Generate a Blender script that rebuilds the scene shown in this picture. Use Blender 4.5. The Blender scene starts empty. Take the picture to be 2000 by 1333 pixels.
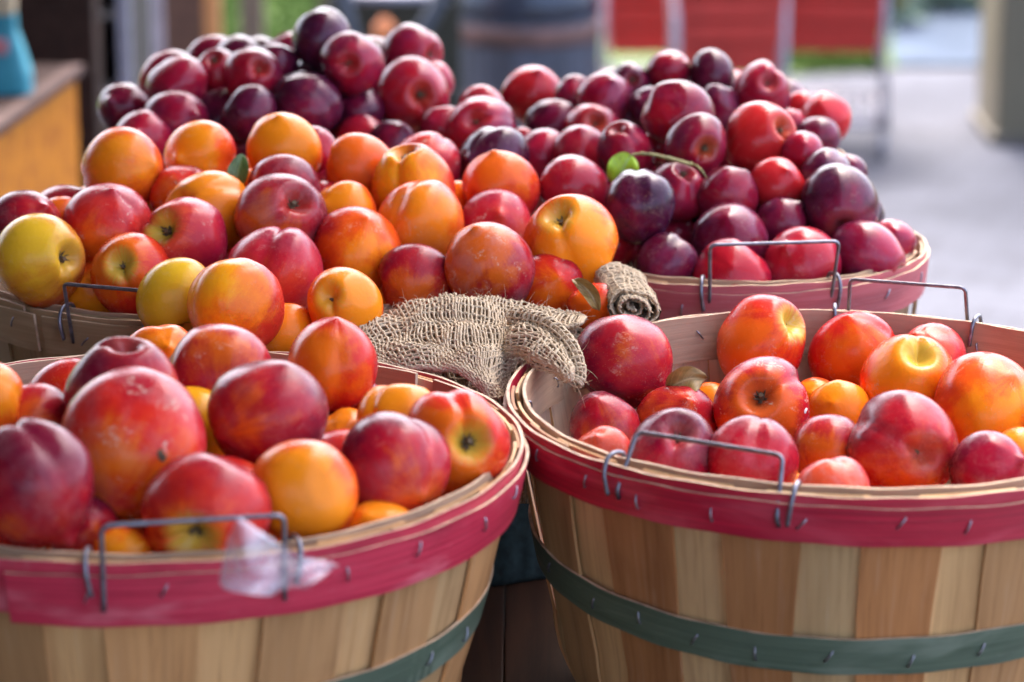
import bpy, bmesh, math, random
import numpy as np
from mathutils import Vector, Matrix, noise as mnoise

# ------------------------------------------------------------------ camera, light, exposure
SC = bpy.context.scene
COL = SC.collection
H = 1.578                      # eye height
PITCH = math.radians(15.0)
FPX = 5860.0                   # focal length in pixels of the 2000 px wide photograph
TABLE = 0.80
RIM = TABLE + 0.225
cam_d = bpy.data.cameras.new('camera')
cam = bpy.data.objects.new('camera', cam_d)
COL.objects.link(cam)
cam.location = (0, 0, H)
cam.rotation_euler = (math.pi / 2 - PITCH, 0, 0)
cam_d.sensor_width = 36.0
cam_d.lens = FPX / 2000 * 36.0
cam_d.clip_start = 0.05
cam_d.clip_end = 400
cam_d.dof.use_dof = True
cam_d.dof.focus_distance = 2.09
cam_d.dof.aperture_fstop = 5.4
cam_d.dof.aperture_blades = 9
SC.camera = cam

SUN_EL, SUN_ROT = math.radians(62), math.radians(-4)
w = bpy.data.worlds.new('World'); SC.world = w
w.use_nodes = True
nt = w.node_tree
bg = nt.nodes['Background']
sky = nt.nodes.new('ShaderNodeTexSky')
sky.sky_type = 'NISHITA'; sky.sun_disc = False
sky.sun_elevation = SUN_EL; sky.sun_rotation = SUN_ROT
sky.air_density = 0.6; sky.dust_density = 6.0; sky.ozone_density = 0.6
nt.links.new(sky.outputs[0], bg.inputs[0])
bg.inputs[1].default_value = 0.15
sd = bpy.data.lights.new('sun', 'SUN')
sd.energy = 0.5; sd.angle = math.radians(14); sd.color = (1.0, 0.96, 0.9)
sun = bpy.data.objects.new('sun', sd); COL.objects.link(sun)
sv = Vector((math.sin(SUN_ROT) * math.cos(SUN_EL), math.cos(SUN_ROT) * math.cos(SUN_EL), math.sin(SUN_EL)))
sun.rotation_euler = sv.to_track_quat('Z', 'Y').to_euler()
sun.location = (3, 2, 6)
SC.view_settings.view_transform = 'Standard'
SC.view_settings.look = 'None'
SC.view_settings.gamma = 1.0
SC.view_settings.exposure = 3.17
SC.render.engine = 'CYCLES'
SC.cycles.use_denoising = True
SC.cycles.max_bounces = 8
SC.cycles.sample_clamp_indirect = 6.0

# ------------------------------------------------------------------ geometry helpers
CF = Vector((0, math.cos(PITCH), -math.sin(PITCH)))
CR = Vector((1, 0, 0))
CU = Vector((0, math.sin(PITCH), math.cos(PITCH)))
CC = Vector((0, 0, H))

def ray(px, py):
    return CF + CR * ((px - 1000) / FPX) - CU * ((py - 666.5) / FPX)

def at(px, py, depth):
    """world point of a photo pixel at a depth along the optical axis"""
    return CC + ray(px, py) * depth

def at_y(px, py, y):
    r = ray(px, py)
    return CC + r * (y / r.y)

def at_z(px, py, z):
    r = ray(px, py)
    return CC + r * ((z - H) / r.z)

def img_dir(dx, dy, s=1):
    """direction seen at photo offset (dx right, dy down, in radii) on a ball; s=-1: on its far side"""
    q = dx * dx + dy * dy
    if q > 0.999:
        k = math.sqrt(0.999 / q); dx *= k; dy *= k; q = 0.999
    return (CR * dx - CU * dy - CF * (s * math.sqrt(1 - q))).normalized()

def link_mesh(name, me, m=None, parent=None):
    o = bpy.data.objects.new(name, me)
    COL.objects.link(o)
    if m is not None:
        me.materials.append(m)
    if parent is not None:
        o.parent = parent
    return o

def from_bm(name, bm, m=None, parent=None, smooth=False):
    me = bpy.data.meshes.new(name)
    bmesh.ops.recalc_face_normals(bm, faces=bm.faces)
    bm.to_mesh(me); bm.free()
    if smooth:
        me.polygons.foreach_set('use_smooth', [True] * len(me.polygons))
    return link_mesh(name, me, m, parent)

def from_data(name, vs, fs, m=None, parent=None, smooth=True):
    me = bpy.data.meshes.new(name)
    me.from_pydata([tuple(v) for v in vs], [], fs)
    if smooth:
        me.polygons.foreach_set('use_smooth', [True] * len(me.polygons))
    me.update()
    return link_mesh(name, me, m, parent)

def tag(o, label=None, cat=None, group=None, kind=None):
    if label: o['label'] = label
    if cat: o['category'] = cat
    if group: o['group'] = group
    if kind: o['kind'] = kind
    return o

def empty(name, loc, label=None, cat=None, group=None):
    o = bpy.data.objects.new(name, None)
    COL.objects.link(o)
    o.empty_display_size = 0.05
    o.location = loc
    return tag(o, label, cat, group)

def bx(bm, x0, x1, y0, y1, z0, z1, bev=0.0, M=None):
    r = bmesh.ops.create_cube(bm, size=1)
    vs = r['verts']
    for v in vs:
        v.co = Vector((x0 + (v.co.x + .5) * (x1 - x0), y0 + (v.co.y + .5) * (y1 - y0), z0 + (v.co.z + .5) * (z1 - z0)))
    if bev > 0:
        es = list({e for v in vs for e in v.link_edges})
        rr = bmesh.ops.bevel(bm, geom=es, offset=bev, segments=2, affect='EDGES', profile=0.6)
        vs = list({v for f in rr['faces'] for v in f.verts} | {v for v in vs if v.is_valid})
    if M is not None:
        for v in vs: v.co = M @ v.co
    return vs

def tube(vs, fs, pts, rad, n=8, closed=False, caps=True):
    """append a swept tube to vertex / face lists; rad number or list"""
    pts = [Vector(p) for p in pts]
    L = len(pts); base = len(vs)
    up = None
    for i in range(L):
        a = pts[(i - 1) % L] if (closed or i > 0) else pts[i]
        b = pts[(i + 1) % L] if (closed or i < L - 1) else pts[i]
        t = (b - a)
        if t.length < 1e-9: t = Vector((0, 0, 1))
        t.normalize()
        if up is None:
            up = Vector((0, 0, 1)) if abs(t.z) < .9 else Vector((1, 0, 0))
        s = t.cross(up)
        if s.length < 1e-6: s = t.orthogonal()
        s.normalize(); up = s.cross(t).normalized()
        r = rad[i] if hasattr(rad, '__len__') else rad
        for k in range(n):
            an = 2 * math.pi * k / n
            vs.append(pts[i] + s * (math.cos(an) * r) + up * (math.sin(an) * r))
    m = L if closed else L - 1
    for i in range(m):
        j = (i + 1) % L
        for k in range(n):
            k2 = (k + 1) % n
            fs.append((base + i * n + k, base + j * n + k, base + j * n + k2, base + i * n + k2))
    if caps and not closed:
        fs.append(tuple(base + k for k in range(n)))
        fs.append(tuple(base + (L - 1) * n + k for k in reversed(range(n))))

def smooth_path(pts, per=8, round_it=True):
    """Catmull-Rom through points"""
    P = [Vector(p) for p in pts]
    out = []
    for i in range(len(P) - 1):
        p0 = P[max(i - 1, 0)]; p1 = P[i]; p2 = P[i + 1]; p3 = P[min(i + 2, len(P) - 1)]
        for k in range(per):
            t = k / per
            out.append(0.5 * ((2 * p1) + (p2 - p0) * t + (2 * p0 - 5 * p1 + 4 * p2 - p3) * t * t + (3 * p1 - p0 - 3 * p2 + p3) * t ** 3))
    out.append(P[-1])
    return out

def corner_path(pts, rad, per=6):
    """polyline with rounded corners"""
    P = [Vector(p) for p in pts]
    out = [P[0]]
    for i in range(1, len(P) - 1):
        a = (P[i - 1] - P[i]); b = (P[i + 1] - P[i])
        r = min(rad, a.length * .45, b.length * .45)
        a.normalize(); b.normalize()
        s, e = P[i] + a * r, P[i] + b * r
        for k in range(per + 1):
            t = k / per
            out.append(s * (1 - t) ** 2 + P[i] * 2 * t * (1 - t) + e * t * t)
    out.append(P[-1])
    return out

# ------------------------------------------------------------------ materials
class NT:
    def __init__(self, name):
        self.m = bpy.data.materials.new(name)
        self.m.use_nodes = True
        self.t = self.m.node_tree
        self.p = self.t.nodes['Principled BSDF']
        self.out = self.t.nodes['Material Output']
    def n(self, typ, **kw):
        nd = self.t.nodes.new(typ)
        for k, v in kw.items():
            setattr(nd, k, v)
        return nd
    def l(self, a, b):
        self.t.links.new(a, b)
    def put(self, v, sock):
        if hasattr(v, 'is_output'): self.l(v, sock)
        elif hasattr(v, '__len__') and len(v) == 3 and sock.type == 'RGBA': sock.default_value = (*v, 1)
        else: sock.default_value = v
    def math(self, op, a, b=None, c=None, clamp=False):
        nd = self.n('ShaderNodeMath', operation=op); nd.use_clamp = clamp
        self.put(a, nd.inputs[0])
        if b is not None: self.put(b, nd.inputs[1])
        if c is not None: self.put(c, nd.inputs[2])
        return nd.outputs[0]
    def vmath(self, op, a, b=None, scale=None):
        nd = self.n('ShaderNodeVectorMath', operation=op)
        self.put(a, nd.inputs[0])
        if b is not None: self.put(b, nd.inputs[1])
        if scale is not None: self.put(scale, nd.inputs['Scale'])
        return nd.outputs['Value'] if op in ('DOT_PRODUCT', 'LENGTH') else nd.outputs[0]
    def mix(self, f, a, b, mode='MIX'):
        nd = self.n('ShaderNodeMix', data_type='RGBA', blend_type=mode)
        self.put(f, nd.inputs[0]); self.put(a, nd.inputs[6]); self.put(b, nd.inputs[7])
        return nd.outputs[2]
    def step(self, v, lo, hi, a=0.0, b=1.0):
        nd = self.n('ShaderNodeMapRange', interpolation_type='SMOOTHSTEP')
        self.put(v, nd.inputs[0]); self.put(lo, nd.inputs[1]); self.put(hi, nd.inputs[2])
        self.put(a, nd.inputs[3]); self.put(b, nd.inputs[4])
        return nd.outputs[0]
    def noise(self, vec, scale, detail=3.0, rough=0.5, dist=0.0):
        nd = self.n('ShaderNodeTexNoise')
        if vec is not None: self.l(vec, nd.inputs['Vector'])
        nd.inputs['Scale'].default_value = scale; nd.inputs['Detail'].default_value = detail
        nd.inputs['Roughness'].default_value = rough; nd.inputs['Distortion'].default_value = dist
        return nd.outputs['Fac']
    def mapping(self, vec, scale=(1, 1, 1), rot=(0, 0, 0), loc=(0, 0, 0)):
        nd = self.n('ShaderNodeMapping')
        self.l(vec, nd.inputs[0])
        nd.inputs[1].default_value = loc; nd.inputs[2].default_value = rot; nd.inputs[3].default_value = scale
        return nd.outputs[0]
    def coord(self, kind='Object'):
        return self.n('ShaderNodeTexCoord').outputs[kind]
    def attr(self, name, typ='OBJECT'):
        return self.n('ShaderNodeAttribute', attribute_name=name, attribute_type=typ)
    def bump(self, h, strength=0.2, dist=0.001):
        nd = self.n('ShaderNodeBump')
        nd.inputs['Strength'].default_value = strength; nd.inputs['Distance'].default_value = dist
        self.l(h, nd.inputs['Height'])
        self.l(nd.outputs[0], self.p.inputs['Normal'])

def simple(name, col, rough=.6, metal=0.0, var=.15, scale=20.0, bump=0.0, spec=.5, stretch=(1, 1, 1)):
    k = NT(name)
    v = k.mapping(k.coord(), stretch)
    n = k.noise(v, scale, 4, .55)
    f = k.step(n, .3, .7)
    dark = tuple(c * (1 - var) for c in col); lite = tuple(min(1, c * (1 + var)) for c in col)
    k.l(k.mix(f, dark, lite), k.p.inputs['Base Color'])
    k.p.inputs['Roughness'].default_value = rough
    k.p.inputs['Metallic'].default_value = metal
    k.p.inputs['Specular IOR Level'].default_value = spec
    if bump: k.bump(n, bump)
    return k.m

def skin_material(name, dust_col, gloss=.22, spec=.38):
    """fruit skin: a light ground patch, a blush round it, streaks, lenticels, scabs and waxy bloom; driven by each fruit's own properties"""
    k = NT(name)
    co = k.coord()
    n = k.vmath('NORMALIZE', co)
    seed = k.attr('seed').outputs['Vector']
    cs = k.vmath('ADD', n, seed)
    patch = k.attr('patch').outputs['Vector']
    t = k.vmath('DOT_PRODUCT', n, patch)
    big = k.math('MULTIPLY', k.math('SUBTRACT', k.noise(cs, 1.5, 2, .5, .3), .5), 1.5)
    sep = k.n('ShaderNodeSeparateXYZ'); k.l(n, sep.inputs[0])
    rho = k.math('MAXIMUM', k.math('SQRT', k.math('ADD', k.math('MULTIPLY', sep.outputs[0], sep.outputs[0]), k.math('MULTIPLY', sep.outputs[1], sep.outputs[1]))), .05)
    cmb = k.n('ShaderNodeCombineXYZ')
    k.l(k.math('DIVIDE', sep.outputs[0], rho), cmb.inputs[0]); k.l(k.math('DIVIDE', sep.outputs[1], rho), cmb.inputs[1]); k.l(k.math('MULTIPLY', sep.outputs[2], .22), cmb.inputs[2])
    stv = k.vmath('ADD', cmb.outputs[0], seed)
    streak = k.math('MULTIPLY', k.math('SUBTRACT', k.noise(stv, 8, 4, .65), .5), .62)
    fine = k.math('MULTIPLY', k.math('SUBTRACT', k.noise(cs, 26, 5, .72), .5), .62)
    wd = k.attr('width').outputs['Fac']
    s = k.math('ADD', k.math('ADD', k.math('SUBTRACT', wd, t), big), k.math('ADD', streak, fine))
    c0 = k.attr('ground_tint').outputs['Color']; c1 = k.attr('mid_tint').outputs['Color']; c2 = k.attr('blush_tint').outputs['Color']
    col = k.mix(k.step(s, -.5, .15), c0, c1)
    col = k.mix(k.step(s, .05, .85), col, c2)
    # yellow halo round the stem hollow
    cav = k.math('MULTIPLY', k.step(k.math('ADD', sep.outputs[2], k.math('MULTIPLY', streak, .25)), .86, .99), k.attr('hollow').outputs['Fac'])
    col = k.mix(cav, col, k.attr('hollow_tint').outputs['Color'])
    # lenticels
    vo = k.n('ShaderNodeTexVoronoi'); k.l(cs, vo.inputs['Vector']); vo.inputs['Scale'].default_value = 25
    dots = k.math('MULTIPLY', k.step(vo.outputs['Distance'], .19, .07), k.math('MULTIPLY', k.step(k.noise(cs, 3.2, 3), .42, .6), k.attr('dots').outputs['Fac']))
    col = k.mix(dots, col, (.75, .42, .22))
    # scabs: pale corky scuffs
    sc = k.math('MULTIPLY', k.step(k.noise(cs, 2.4, 3, .6, .8), .57, .66), k.step(k.noise(cs, 15, 5, .75, .8), .48, .58))
    sc = k.math('MULTIPLY', sc, k.attr('scab').outputs['Fac'])
    col = k.mix(sc, col, (.66, .47, .34))
    # waxy bloom
    bl = k.math('MULTIPLY', k.step(k.noise(cs, 1.7, 4, .6, .5), .38, .72), k.attr('bloom').outputs['Fac'])
    bl = k.math('MULTIPLY', bl, k.step(k.noise(cs, 30, 3, .7), .2, .75, .6, 1.0))
    col = k.mix(bl, col, dust_col)
    k.l(col, k.p.inputs['Base Color'])
    ro = k.math('ADD', k.math('MULTIPLY', k.noise(cs, 5, 4, .6), .22), gloss)
    ro = k.math('ADD', ro, k.math('MULTIPLY', k.math('ADD', k.math('MULTIPLY', bl, .6), sc), .3))
    k.l(ro, k.p.inputs['Roughness'])
    k.p.inputs['Specular IOR Level'].default_value = spec
    hgt = k.math('ADD', k.math('MULTIPLY', k.noise(cs, 9, 3, .6), .7), k.math('MULTIPLY', k.noise(cs, 60, 2, .5), .06))
    k.bump(hgt, .11, .003)
    return k.m

M_NECT = skin_material('nectarine_skin', (.46, .22, .22), .14, .20)
M_PLUM = skin_material('plum_skin', (.20, .08, .17), .09, .30)

def wood_material(name, base=None, rough=.62, grain=1.0, stain=0.0, tint_attr=True):
    """grain runs along V of the UV map; face attribute 'tint' gives each strip its own colour"""
    k = NT(name)
    uv = k.coord('UV')
    if tint_attr:
        col = k.attr('tint', 'GEOMETRY').outputs['Color']
    else:
        rgb = k.n('ShaderNodeRGB'); rgb.outputs[0].default_value = (*base, 1); col = rgb.outputs[0]
    g1 = k.noise(k.mapping(uv, (260, 9, 1)), 1.0, 5, .65, .4)
    g2 = k.noise(k.mapping(uv, (34, 3.0, 1)), 1.0, 3, .55, .9)
    g3 = k.noise(k.mapping(uv, (14, 10, 1)), 1.0, 4, .6, .2)
    col = k.mix(k.math('MULTIPLY', k.step(g2, .35, .75), .55 * grain), col, k.mix(1.0, col, (.42, .34, .28), 'MULTIPLY'))
    col = k.mix(k.math('MULTIPLY', k.step(g1, .50, .72), .5 * grain), col, k.mix(1.0, col, (.50, .42, .36), 'MULTIPLY'))
    col = k.mix(k.math('MULTIPLY', k.step(g1, .48, .25), .30 * grain), col, k.mix(.35, col, (.8, .68, .52)))
    col = k.mix(k.math('MULTIPLY', k.step(g3, .58, .78), .32), col, k.mix(1.0, col, (.55, .45, .42), 'MULTIPLY'))
    k.l(col, k.p.inputs['Base Color'])
    k.p.inputs['Roughness'].default_value = rough
    k.p.inputs['Specular IOR Level'].default_value = .35
    k.bump(g1, .25, .0006)
    return k.m

M_STAVE = wood_material('stave_veneer')

def stain_material(name, a, b, worn, rough=.40):
    k = NT(name)
    uv = k.coord('UV')
    g1 = k.noise(k.mapping(uv, (5, 420, 1)), 1.0, 5, .65, .3)
    g2 = k.noise(k.mapping(uv, (7, 24, 1)), 1.0, 4, .6, .6)
    g3 = k.noise(k.mapping(uv, (90, 300, 1)), 1.0, 3, .6)
    col = k.mix(k.step(g1, .3, .7), a, b)
    col = k.mix(k.math('MULTIPLY', k.step(g2, .50, .68), .75), col, worn)
    col = k.mix(k.math('MULTIPLY', k.step(g2, .44, .24), .7), col, k.mix(1.0, col, (.5, .45, .5), 'MULTIPLY'))
    col = k.mix(k.math('MULTIPLY', k.step(g3, .60, .75), .3), col, worn)
    k.l(col, k.p.inputs['Base Color'])
    k.p.inputs['Roughness'].default_value = rough
    k.p.inputs['Specular IOR Level'].default_value = .6
    k.bump(k.math('ADD', g1, k.math('MULTIPLY', g2, .6)), .4, .0010)
    return k.m

M_PINK = stain_material('pink_stain', (.42, .010, .036), (.66, .045, .085), (.72, .16, .19))
M_RED = stain_material('red_stain', (.30, .004, .022), (.56, .011, .040), (.60, .06, .09))
M_ROSE = stain_material('rose_stain', (.44, .075, .085), (.52, .12, .13), (.58, .25, .23), .6)
M_GREEN = stain_material('green_stain', (.055, .085, .048), (.115, .15, .095), (.19, .225, .155), .6)
M_BARE = stain_material('bare_hoop_wood', (.30, .19, .085), (.38, .25, .12), (.46, .33, .18), .65)
M_INHOOP = stain_material('inner_hoop_wood', (.40, .24, .14), (.48, .30, .18), (.30, .16, .09), .65)
M_EDGE = simple('hoop_edge_wood', (.56, .40, .25), .7, var=.3, scale=60, bump=.2)
M_WIRE = simple('galvanised_wire', (.20, .20, .23), .42, .85, .25, 200)
M_STAPLE = simple('steel_staple', (.30, .29, .32), .35, .9, .2, 300)
M_STEM = simple('dried_stem', (.12, .075, .036), .85, 0, .5, 12, .4)
# ------------------------------------------------------------------ baskets
def grid_strip(vs, fs, uvs, tints, P, nu, nv, uvf, tint, closed_u=False):
    """P(i,j) -> point; one sheet"""
    b = len(vs)
    for i in range(nu + (0 if closed_u else 1)):
        for j in range(nv + 1):
            vs.append(P(i, j))
    def idx(i, j):
        return b + (i % nu if closed_u else i) * (nv + 1) + j
    for i in range(nu):
        for j in range(nv):
            fs.append((idx(i, j), idx(i + 1, j), idx(i + 1, j + 1), idx(i, j + 1)))
            uvs.append((uvf(i, j), uvf(i + 1, j), uvf(i + 1, j + 1), uvf(i, j + 1)))
            tints.append(tint)

def build_uv(name, vs, fs, uvs, tints, mats, parent, matidx=None, smooth=True):
    me = bpy.data.meshes.new(name)
    me.from_pydata([tuple(v) for v in vs], [], fs)
    uvl = me.uv_layers.new(name='UVMap')
    flat = []
    for f in uvs:
        for u in f: flat += [u[0], u[1]]
    uvl.data.foreach_set('uv', flat)
    if tints:
        ca = me.color_attributes.new('tint', 'FLOAT_COLOR', 'CORNER')
        c = []
        for f, t in zip(fs, tints): c += [t[0], t[1], t[2], 1.0] * len(f)
        ca.data.foreach_set('color', c)
    if smooth: me.polygons.foreach_set('use_smooth', [True] * len(me.polygons))
    for m in mats: me.materials.append(m)
    if matidx: me.polygons.foreach_set('material_index', matidx)
    me.update()
    o = bpy.data.objects.new(name, me); COL.objects.link(o)
    if parent is not None: o.parent = parent
    return o

class Basket:
    """splint basket; local origin at the base centre, angle 0 faces the camera (-Y), positive angles to the right"""
    def __init__(s, name, x, y, R, h, label, rot=0.0, seed=1, hoop=M_RED, mid=M_GREEN, outer=(.34, .20, .11), inner=(.56, .39, .23), npair=16, base_z=TABLE, taper=.12):
        s.taper = taper
        s.x, s.y, s.R, s.h, s.zb = x, y, R, h, base_z
        s.rng = random.Random(seed)
        s.root = empty(name, (x, y, base_z), label, 'basket', 'splint fruit baskets on the table')
        s.hoopmat, s.midmat = hoop, mid
        s.rot = rot
        s.staves(npair, outer, inner)
        s.base()

    def wall(s, t):
        """radius and height of the side wall at t 0 (rim) .. 1 (under the base corner)"""
        hb = .66                                   # straight part
        if t < hb:
            q = t / hb
            return s.R * (1 - s.taper * q ** 1.15), s.h * (1 - .65 * q)
        q = (t - hb) / (1 - hb)
        a = q * math.pi / 2
        return s.R * (1 - s.taper - .33 * (1 - math.cos(a))), s.h * (.35 - .34 * math.sin(a))

    def pt(s, ang, r, z):
        return Vector((math.sin(ang) * r, -math.cos(ang) * r, z))

    def staves(s, npair, outer, inner):
        rng = s.rng
        vs, fs, uvs, tints = [], [], [], []
        nv, nu = 26, 5
        th = .0019
        pitch = 2 * math.pi / npair
        for layer in (0, 1):
            for k in range(npair):
                a0 = s.rot + pitch * (k + (0 if layer else .5)) + rng.uniform(-.02, .02)
                hw = (pitch * (.31 + rng.uniform(-.035, .035))) if layer else pitch * .36
                off = .0028 if layer else 0.0
                base = outer if layer else inner
                f = rng.uniform(.72, 1.25) if layer else rng.uniform(.85, 1.12)
                if layer and rng.random() < .2: base = tuple(a * .5 + b * .5 for a, b in zip(outer, inner))
                warm = rng.uniform(-.05, .05)
                tint = (min(.8, base[0] * f * (1 + warm)), base[1] * f, base[2] * f * (1 - warm))
                ph = [rng.uniform(0, 6.28) for _ in range(6)]
                am = rng.uniform(.3, 1.0) * (.0035 if layer else .0015)
                bow = rng.uniform(.0, .0022) if layer else 0
                u0 = rng.uniform(0, 50)
                def edge(sd, t):
                    taper = 1 - .22 * t ** 1.5
                    return hw * taper + am / s.R * (math.sin(3.1 * t + ph[sd]) + .6 * math.sin(7.3 * t + ph[sd + 2]))
                def P(sign):
                    def f_(i, j):
                        t = j / nv
                        r, z = s.wall(t)
                        q = i / nu
                        a = a0 - edge(0, t) + q * (edge(0, t) + edge(1, t))
                        curl = bow * (2 * q - 1) ** 2 * math.sin(math.pi * min(1, t / .7))
                        dx = off + sign * th / 2 + curl + .0012 * math.sin(5 * t + ph[4])
                        return s.pt(a, r + dx, max(.002 + (.0 if layer else .001), z - (dx * .8 if t > .8 else 0)))
                    return f_
                def uvf(i, j):
                    return (u0 + (i / nu) * hw * 2 * s.R, j / nv * s.h * 1.2 + u0)
                b0 = len(vs)
                grid_strip(vs, fs, uvs, tints, P(1), nu, nv, uvf, tint)
                b1 = len(vs)
                itint = tuple(min(.82, c * .35 + d * .8) for c, d in zip(tint, (.74, .60, .44)))
                grid_strip(vs, fs, uvs, tints, P(-1), nu, nv, uvf, itint)
                # edges
                et = tuple(min(.8, c * 1.15) for c in tint)
                for ii in (0, nu):
                    for j in range(nv):
                        a, b = b0 + ii * (nv + 1) + j, b0 + ii * (nv + 1) + j + 1
                        c, d = b1 + ii * (nv + 1) + j, b1 + ii * (nv + 1) + j + 1
                        fs.append((a, c, d, b)); uvs.append(tuple([(u0, j * .01)] * 4)); tints.append(et)
                for i in range(nu):
                    a, b = b0 + i * (nv + 1), b0 + (i + 1) * (nv + 1)
                    c, d = b1 + i * (nv + 1), b1 + (i + 1) * (nv + 1)
                    fs.append((a, b, d, c)); uvs.append(tuple([(u0, 0)] * 4)); tints.append(et)
        s.side = build_uv('stave_wall', vs, fs, uvs, tints, [M_STAVE], s.root, smooth=False)
        s.side.data.polygons.foreach_set('use_smooth', [True] * len(s.side.data.polygons))
        mod = s.side.modifiers.new('split', 'EDGE_SPLIT'); mod.split_angle = math.radians(40)

    def base(s):
        vs, fs = [], []
        n = 48; r = s.R * (1 - s.taper - .31)
        for z in (.004, .009):
            for k in range(n):
                a = 2 * math.pi * k / n
                vs.append((math.cos(a) * r, math.sin(a) * r, z))
        fs.append(tuple(range(n))[::-1]); fs.append(tuple(range(n, 2 * n)))
        for k in range(n): fs.append((k, (k + 1) % n, n + (k + 1) % n, n + k))
        from_data('base_board', vs, fs, M_EDGE, s.root, smooth=False)

    def hoop(s, name, mat, z_top, z_bot, off, th=.0022, a0=0.0, sweep=2 * math.pi, lift_end=0.0, inside=False, dip=0.0, wob=.0008, edge=M_EDGE, label=None):
        """bent wood band with real thickness, its two ends overlapping when sweep > 2 pi"""
        rng = s.rng
        n = int(160 * sweep / (2 * math.pi)); closed = False
        ph = [rng.uniform(0, 6.28) for _ in range(4)]
        vs, fs, uvs, mi = [], [], [], []
        def rad(z):
            # invert the wall profile
            t = max(0.0, (1 - z / s.h)) / .65 * .66
            return s.wall(min(t, .65))[0]
        rows = 4
        def ring(i):
            q = i / n
            a = a0 + sweep * q
            o = off + lift_end * max(0, (q - .86) / .14) ** 1.5 + lift_end * 0
            dz = -dip * math.cos(a) + wob * (math.sin(2 * a + ph[0]) + .6 * math.sin(5 * a + ph[1]))
            dr = wob * .8 * math.sin(3 * a + ph[2])
            out = []
            for sgn in (1, -1):
                for j in range(rows + 1):
                    f = j / rows
                    z = z_top + (z_bot - z_top) * f + dz + wob * .5 * math.sin(23 * a + ph[3] + f * 2) * (1 if j in (0, rows) else 0)
                    rr = rad(z) + (o + dr + sgn * th / 2) * (-1 if inside else 1)
                    out.append(s.pt(a, rr, z))
            return out
        m = 2 * (rows + 1)
        for i in range(n + 1): vs += ring(i)
        L = sweep * s.R
        u0 = rng.uniform(0, 20)
        for i in range(n):
            b, c = i * m, (i + 1) * m
            ua, ub = u0 + L * i / n, u0 + L * (i + 1) / n
            for side in (0, 1):
                for j in range(rows):
                    k = side * (rows + 1) + j
                    fs.append((b + k, c + k, c + k + 1, b + k + 1))
                    va, vb = j / rows * (z_top - z_bot), (j + 1) / rows * (z_top - z_bot)
                    uvs.append(((ua, va + u0), (ub, va + u0), (ub, vb + u0), (ua, vb + u0)))
                    mi.append(0)
            for k1, k2 in ((0, rows + 1), (rows, 2 * rows + 1)):
                fs.append((b + k1, c + k1, c + k2, b + k2)); uvs.append(((ua, 0), (ub, 0), (ub, .002), (ua, .002))); mi.append(1)
        for b in (0, n * m):
            fs.append(tuple(b + k for k in list(range(rows + 1)) + [2 * rows + 1 - j for j in range(rows + 1)])); uvs.append(tuple([(u0, 0)] * m)); mi.append(1)
        bm = None
        o = build_uv(name, vs, fs, uvs, None, [mat, edge], s.root, mi)
        mod = o.modifiers.new('split', 'EDGE_SPLIT'); mod.split_angle = math.radians(40)
        if label: o['label'] = label
        o['outer'] = off + th / 2
        return o, rad

    def staples(s, hoop_o, rad, angs, z, off, tilt=.35, size=.0085, inside=False, r=.00065, dip=0.0):
        for a in angs:
            a += s.rng.uniform(-.05, .05)
            zz = z + s.rng.uniform(-.004, .004) - dip * math.cos(a)
            tl = tilt * s.rng.uniform(-.5, 2.2)
            vs, fs = [], []
            sg = -1 if inside else 1
            rr = rad(zz) + sg * off
            p = []
            for q, d in ((-1, -.003), (-.95, .0007), (-.3, .0013), (.3, .0013), (.95, .0007), (1, -.003)):
                aa = a + math.sin(tl) * q * size / 2 / s.R
                p.append(s.pt(aa, rr + sg * d, zz + math.cos(tl) * q * size / 2))
            tube(vs, fs, p, r, 6)
            from_data('staple', vs, fs, M_STAPLE, hoop_o)

    def ang_at(s, px, back=False, z=None):
        """angle on the rim that projects to photo column px"""
        z = s.zb + s.h if z is None else z
        best = None
        for k in range(-1800, 1800):
            a = k / 1800 * math.pi
            if (math.cos(a) > 0) == back: continue
            w_ = Vector((s.x + math.sin(a) * s.R, s.y - math.cos(a) * s.R, z)) - CC
            x = 1000 + FPX * w_.dot(CR) / w_.dot(CF)
            if best is None or abs(x - px) < best[0]: best = (abs(x - px), a)
        return best[1]

    def handle(s, aL, aR, up=.036, tilt=0.0, off=.010, drop=.024, sag=0.0, r=.00145):
        """wire bail through the rim hoops, with a small hook clinched over the rim at each end"""
        zr = s.h
        root_pts = []
        R = s.R + off
        def p(a, z, extra=0.0):
            return s.pt(a, R + extra + tilt * max(0, z - zr), z)
        n = 8
        pts = [p(aL, zr - drop, -.003), p(aL + .004, zr - drop + .006), p(aL + .006, zr + up)]
        for k in range(1, n):
            q = k / n
            # the top bar is straight between the two posts
            A, B = p(aL + .006, zr + up), p(aR - .006, zr + up)
            pts.append(A.lerp(B, q) + Vector((0, 0, sag * math.sin(math.pi * q) - sag * .0)))
        pts += [p(aR - .006, zr + up), p(aR - .004, zr - drop + .006), p(aR, zr - drop, -.003)]
        path = corner_path(pts, .017)
        vs, fs = [], []
        tube(vs, fs, path, r, 8)
        h = from_data('handle', vs, fs, M_WIRE, s.root)
        for a, d in ((aL, -1), (aR, 1)):
            vs, fs = [], []
            a2 = a + d * .035
            q = [s.pt(a2 - d * .01, s.R + off + .001, zr - .018), s.pt(a2, s.R + off + .002, zr - .004), s.pt(a2 + d * .006, s.R + off - .004, zr + .0055),
                 s.pt(a2 + d * .008, s.R - .006, zr + .0045), s.pt(a2 + d * .006, s.R - .0095, zr - .006), s.pt(a2 + d * .002, s.R - .010, zr - .014)]
            tube(vs, fs, smooth_path(q, 5), r, 8)
            from_data('wire_hook', vs, fs, M_WIRE, h)
        return h

PA = dict(x=-.216, y=1.811); PB = dict(x=.218, y=1.925)
def spaced(a, b, n): return [a + (b - a) * k / (n - 1) for k in range(n)]

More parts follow.
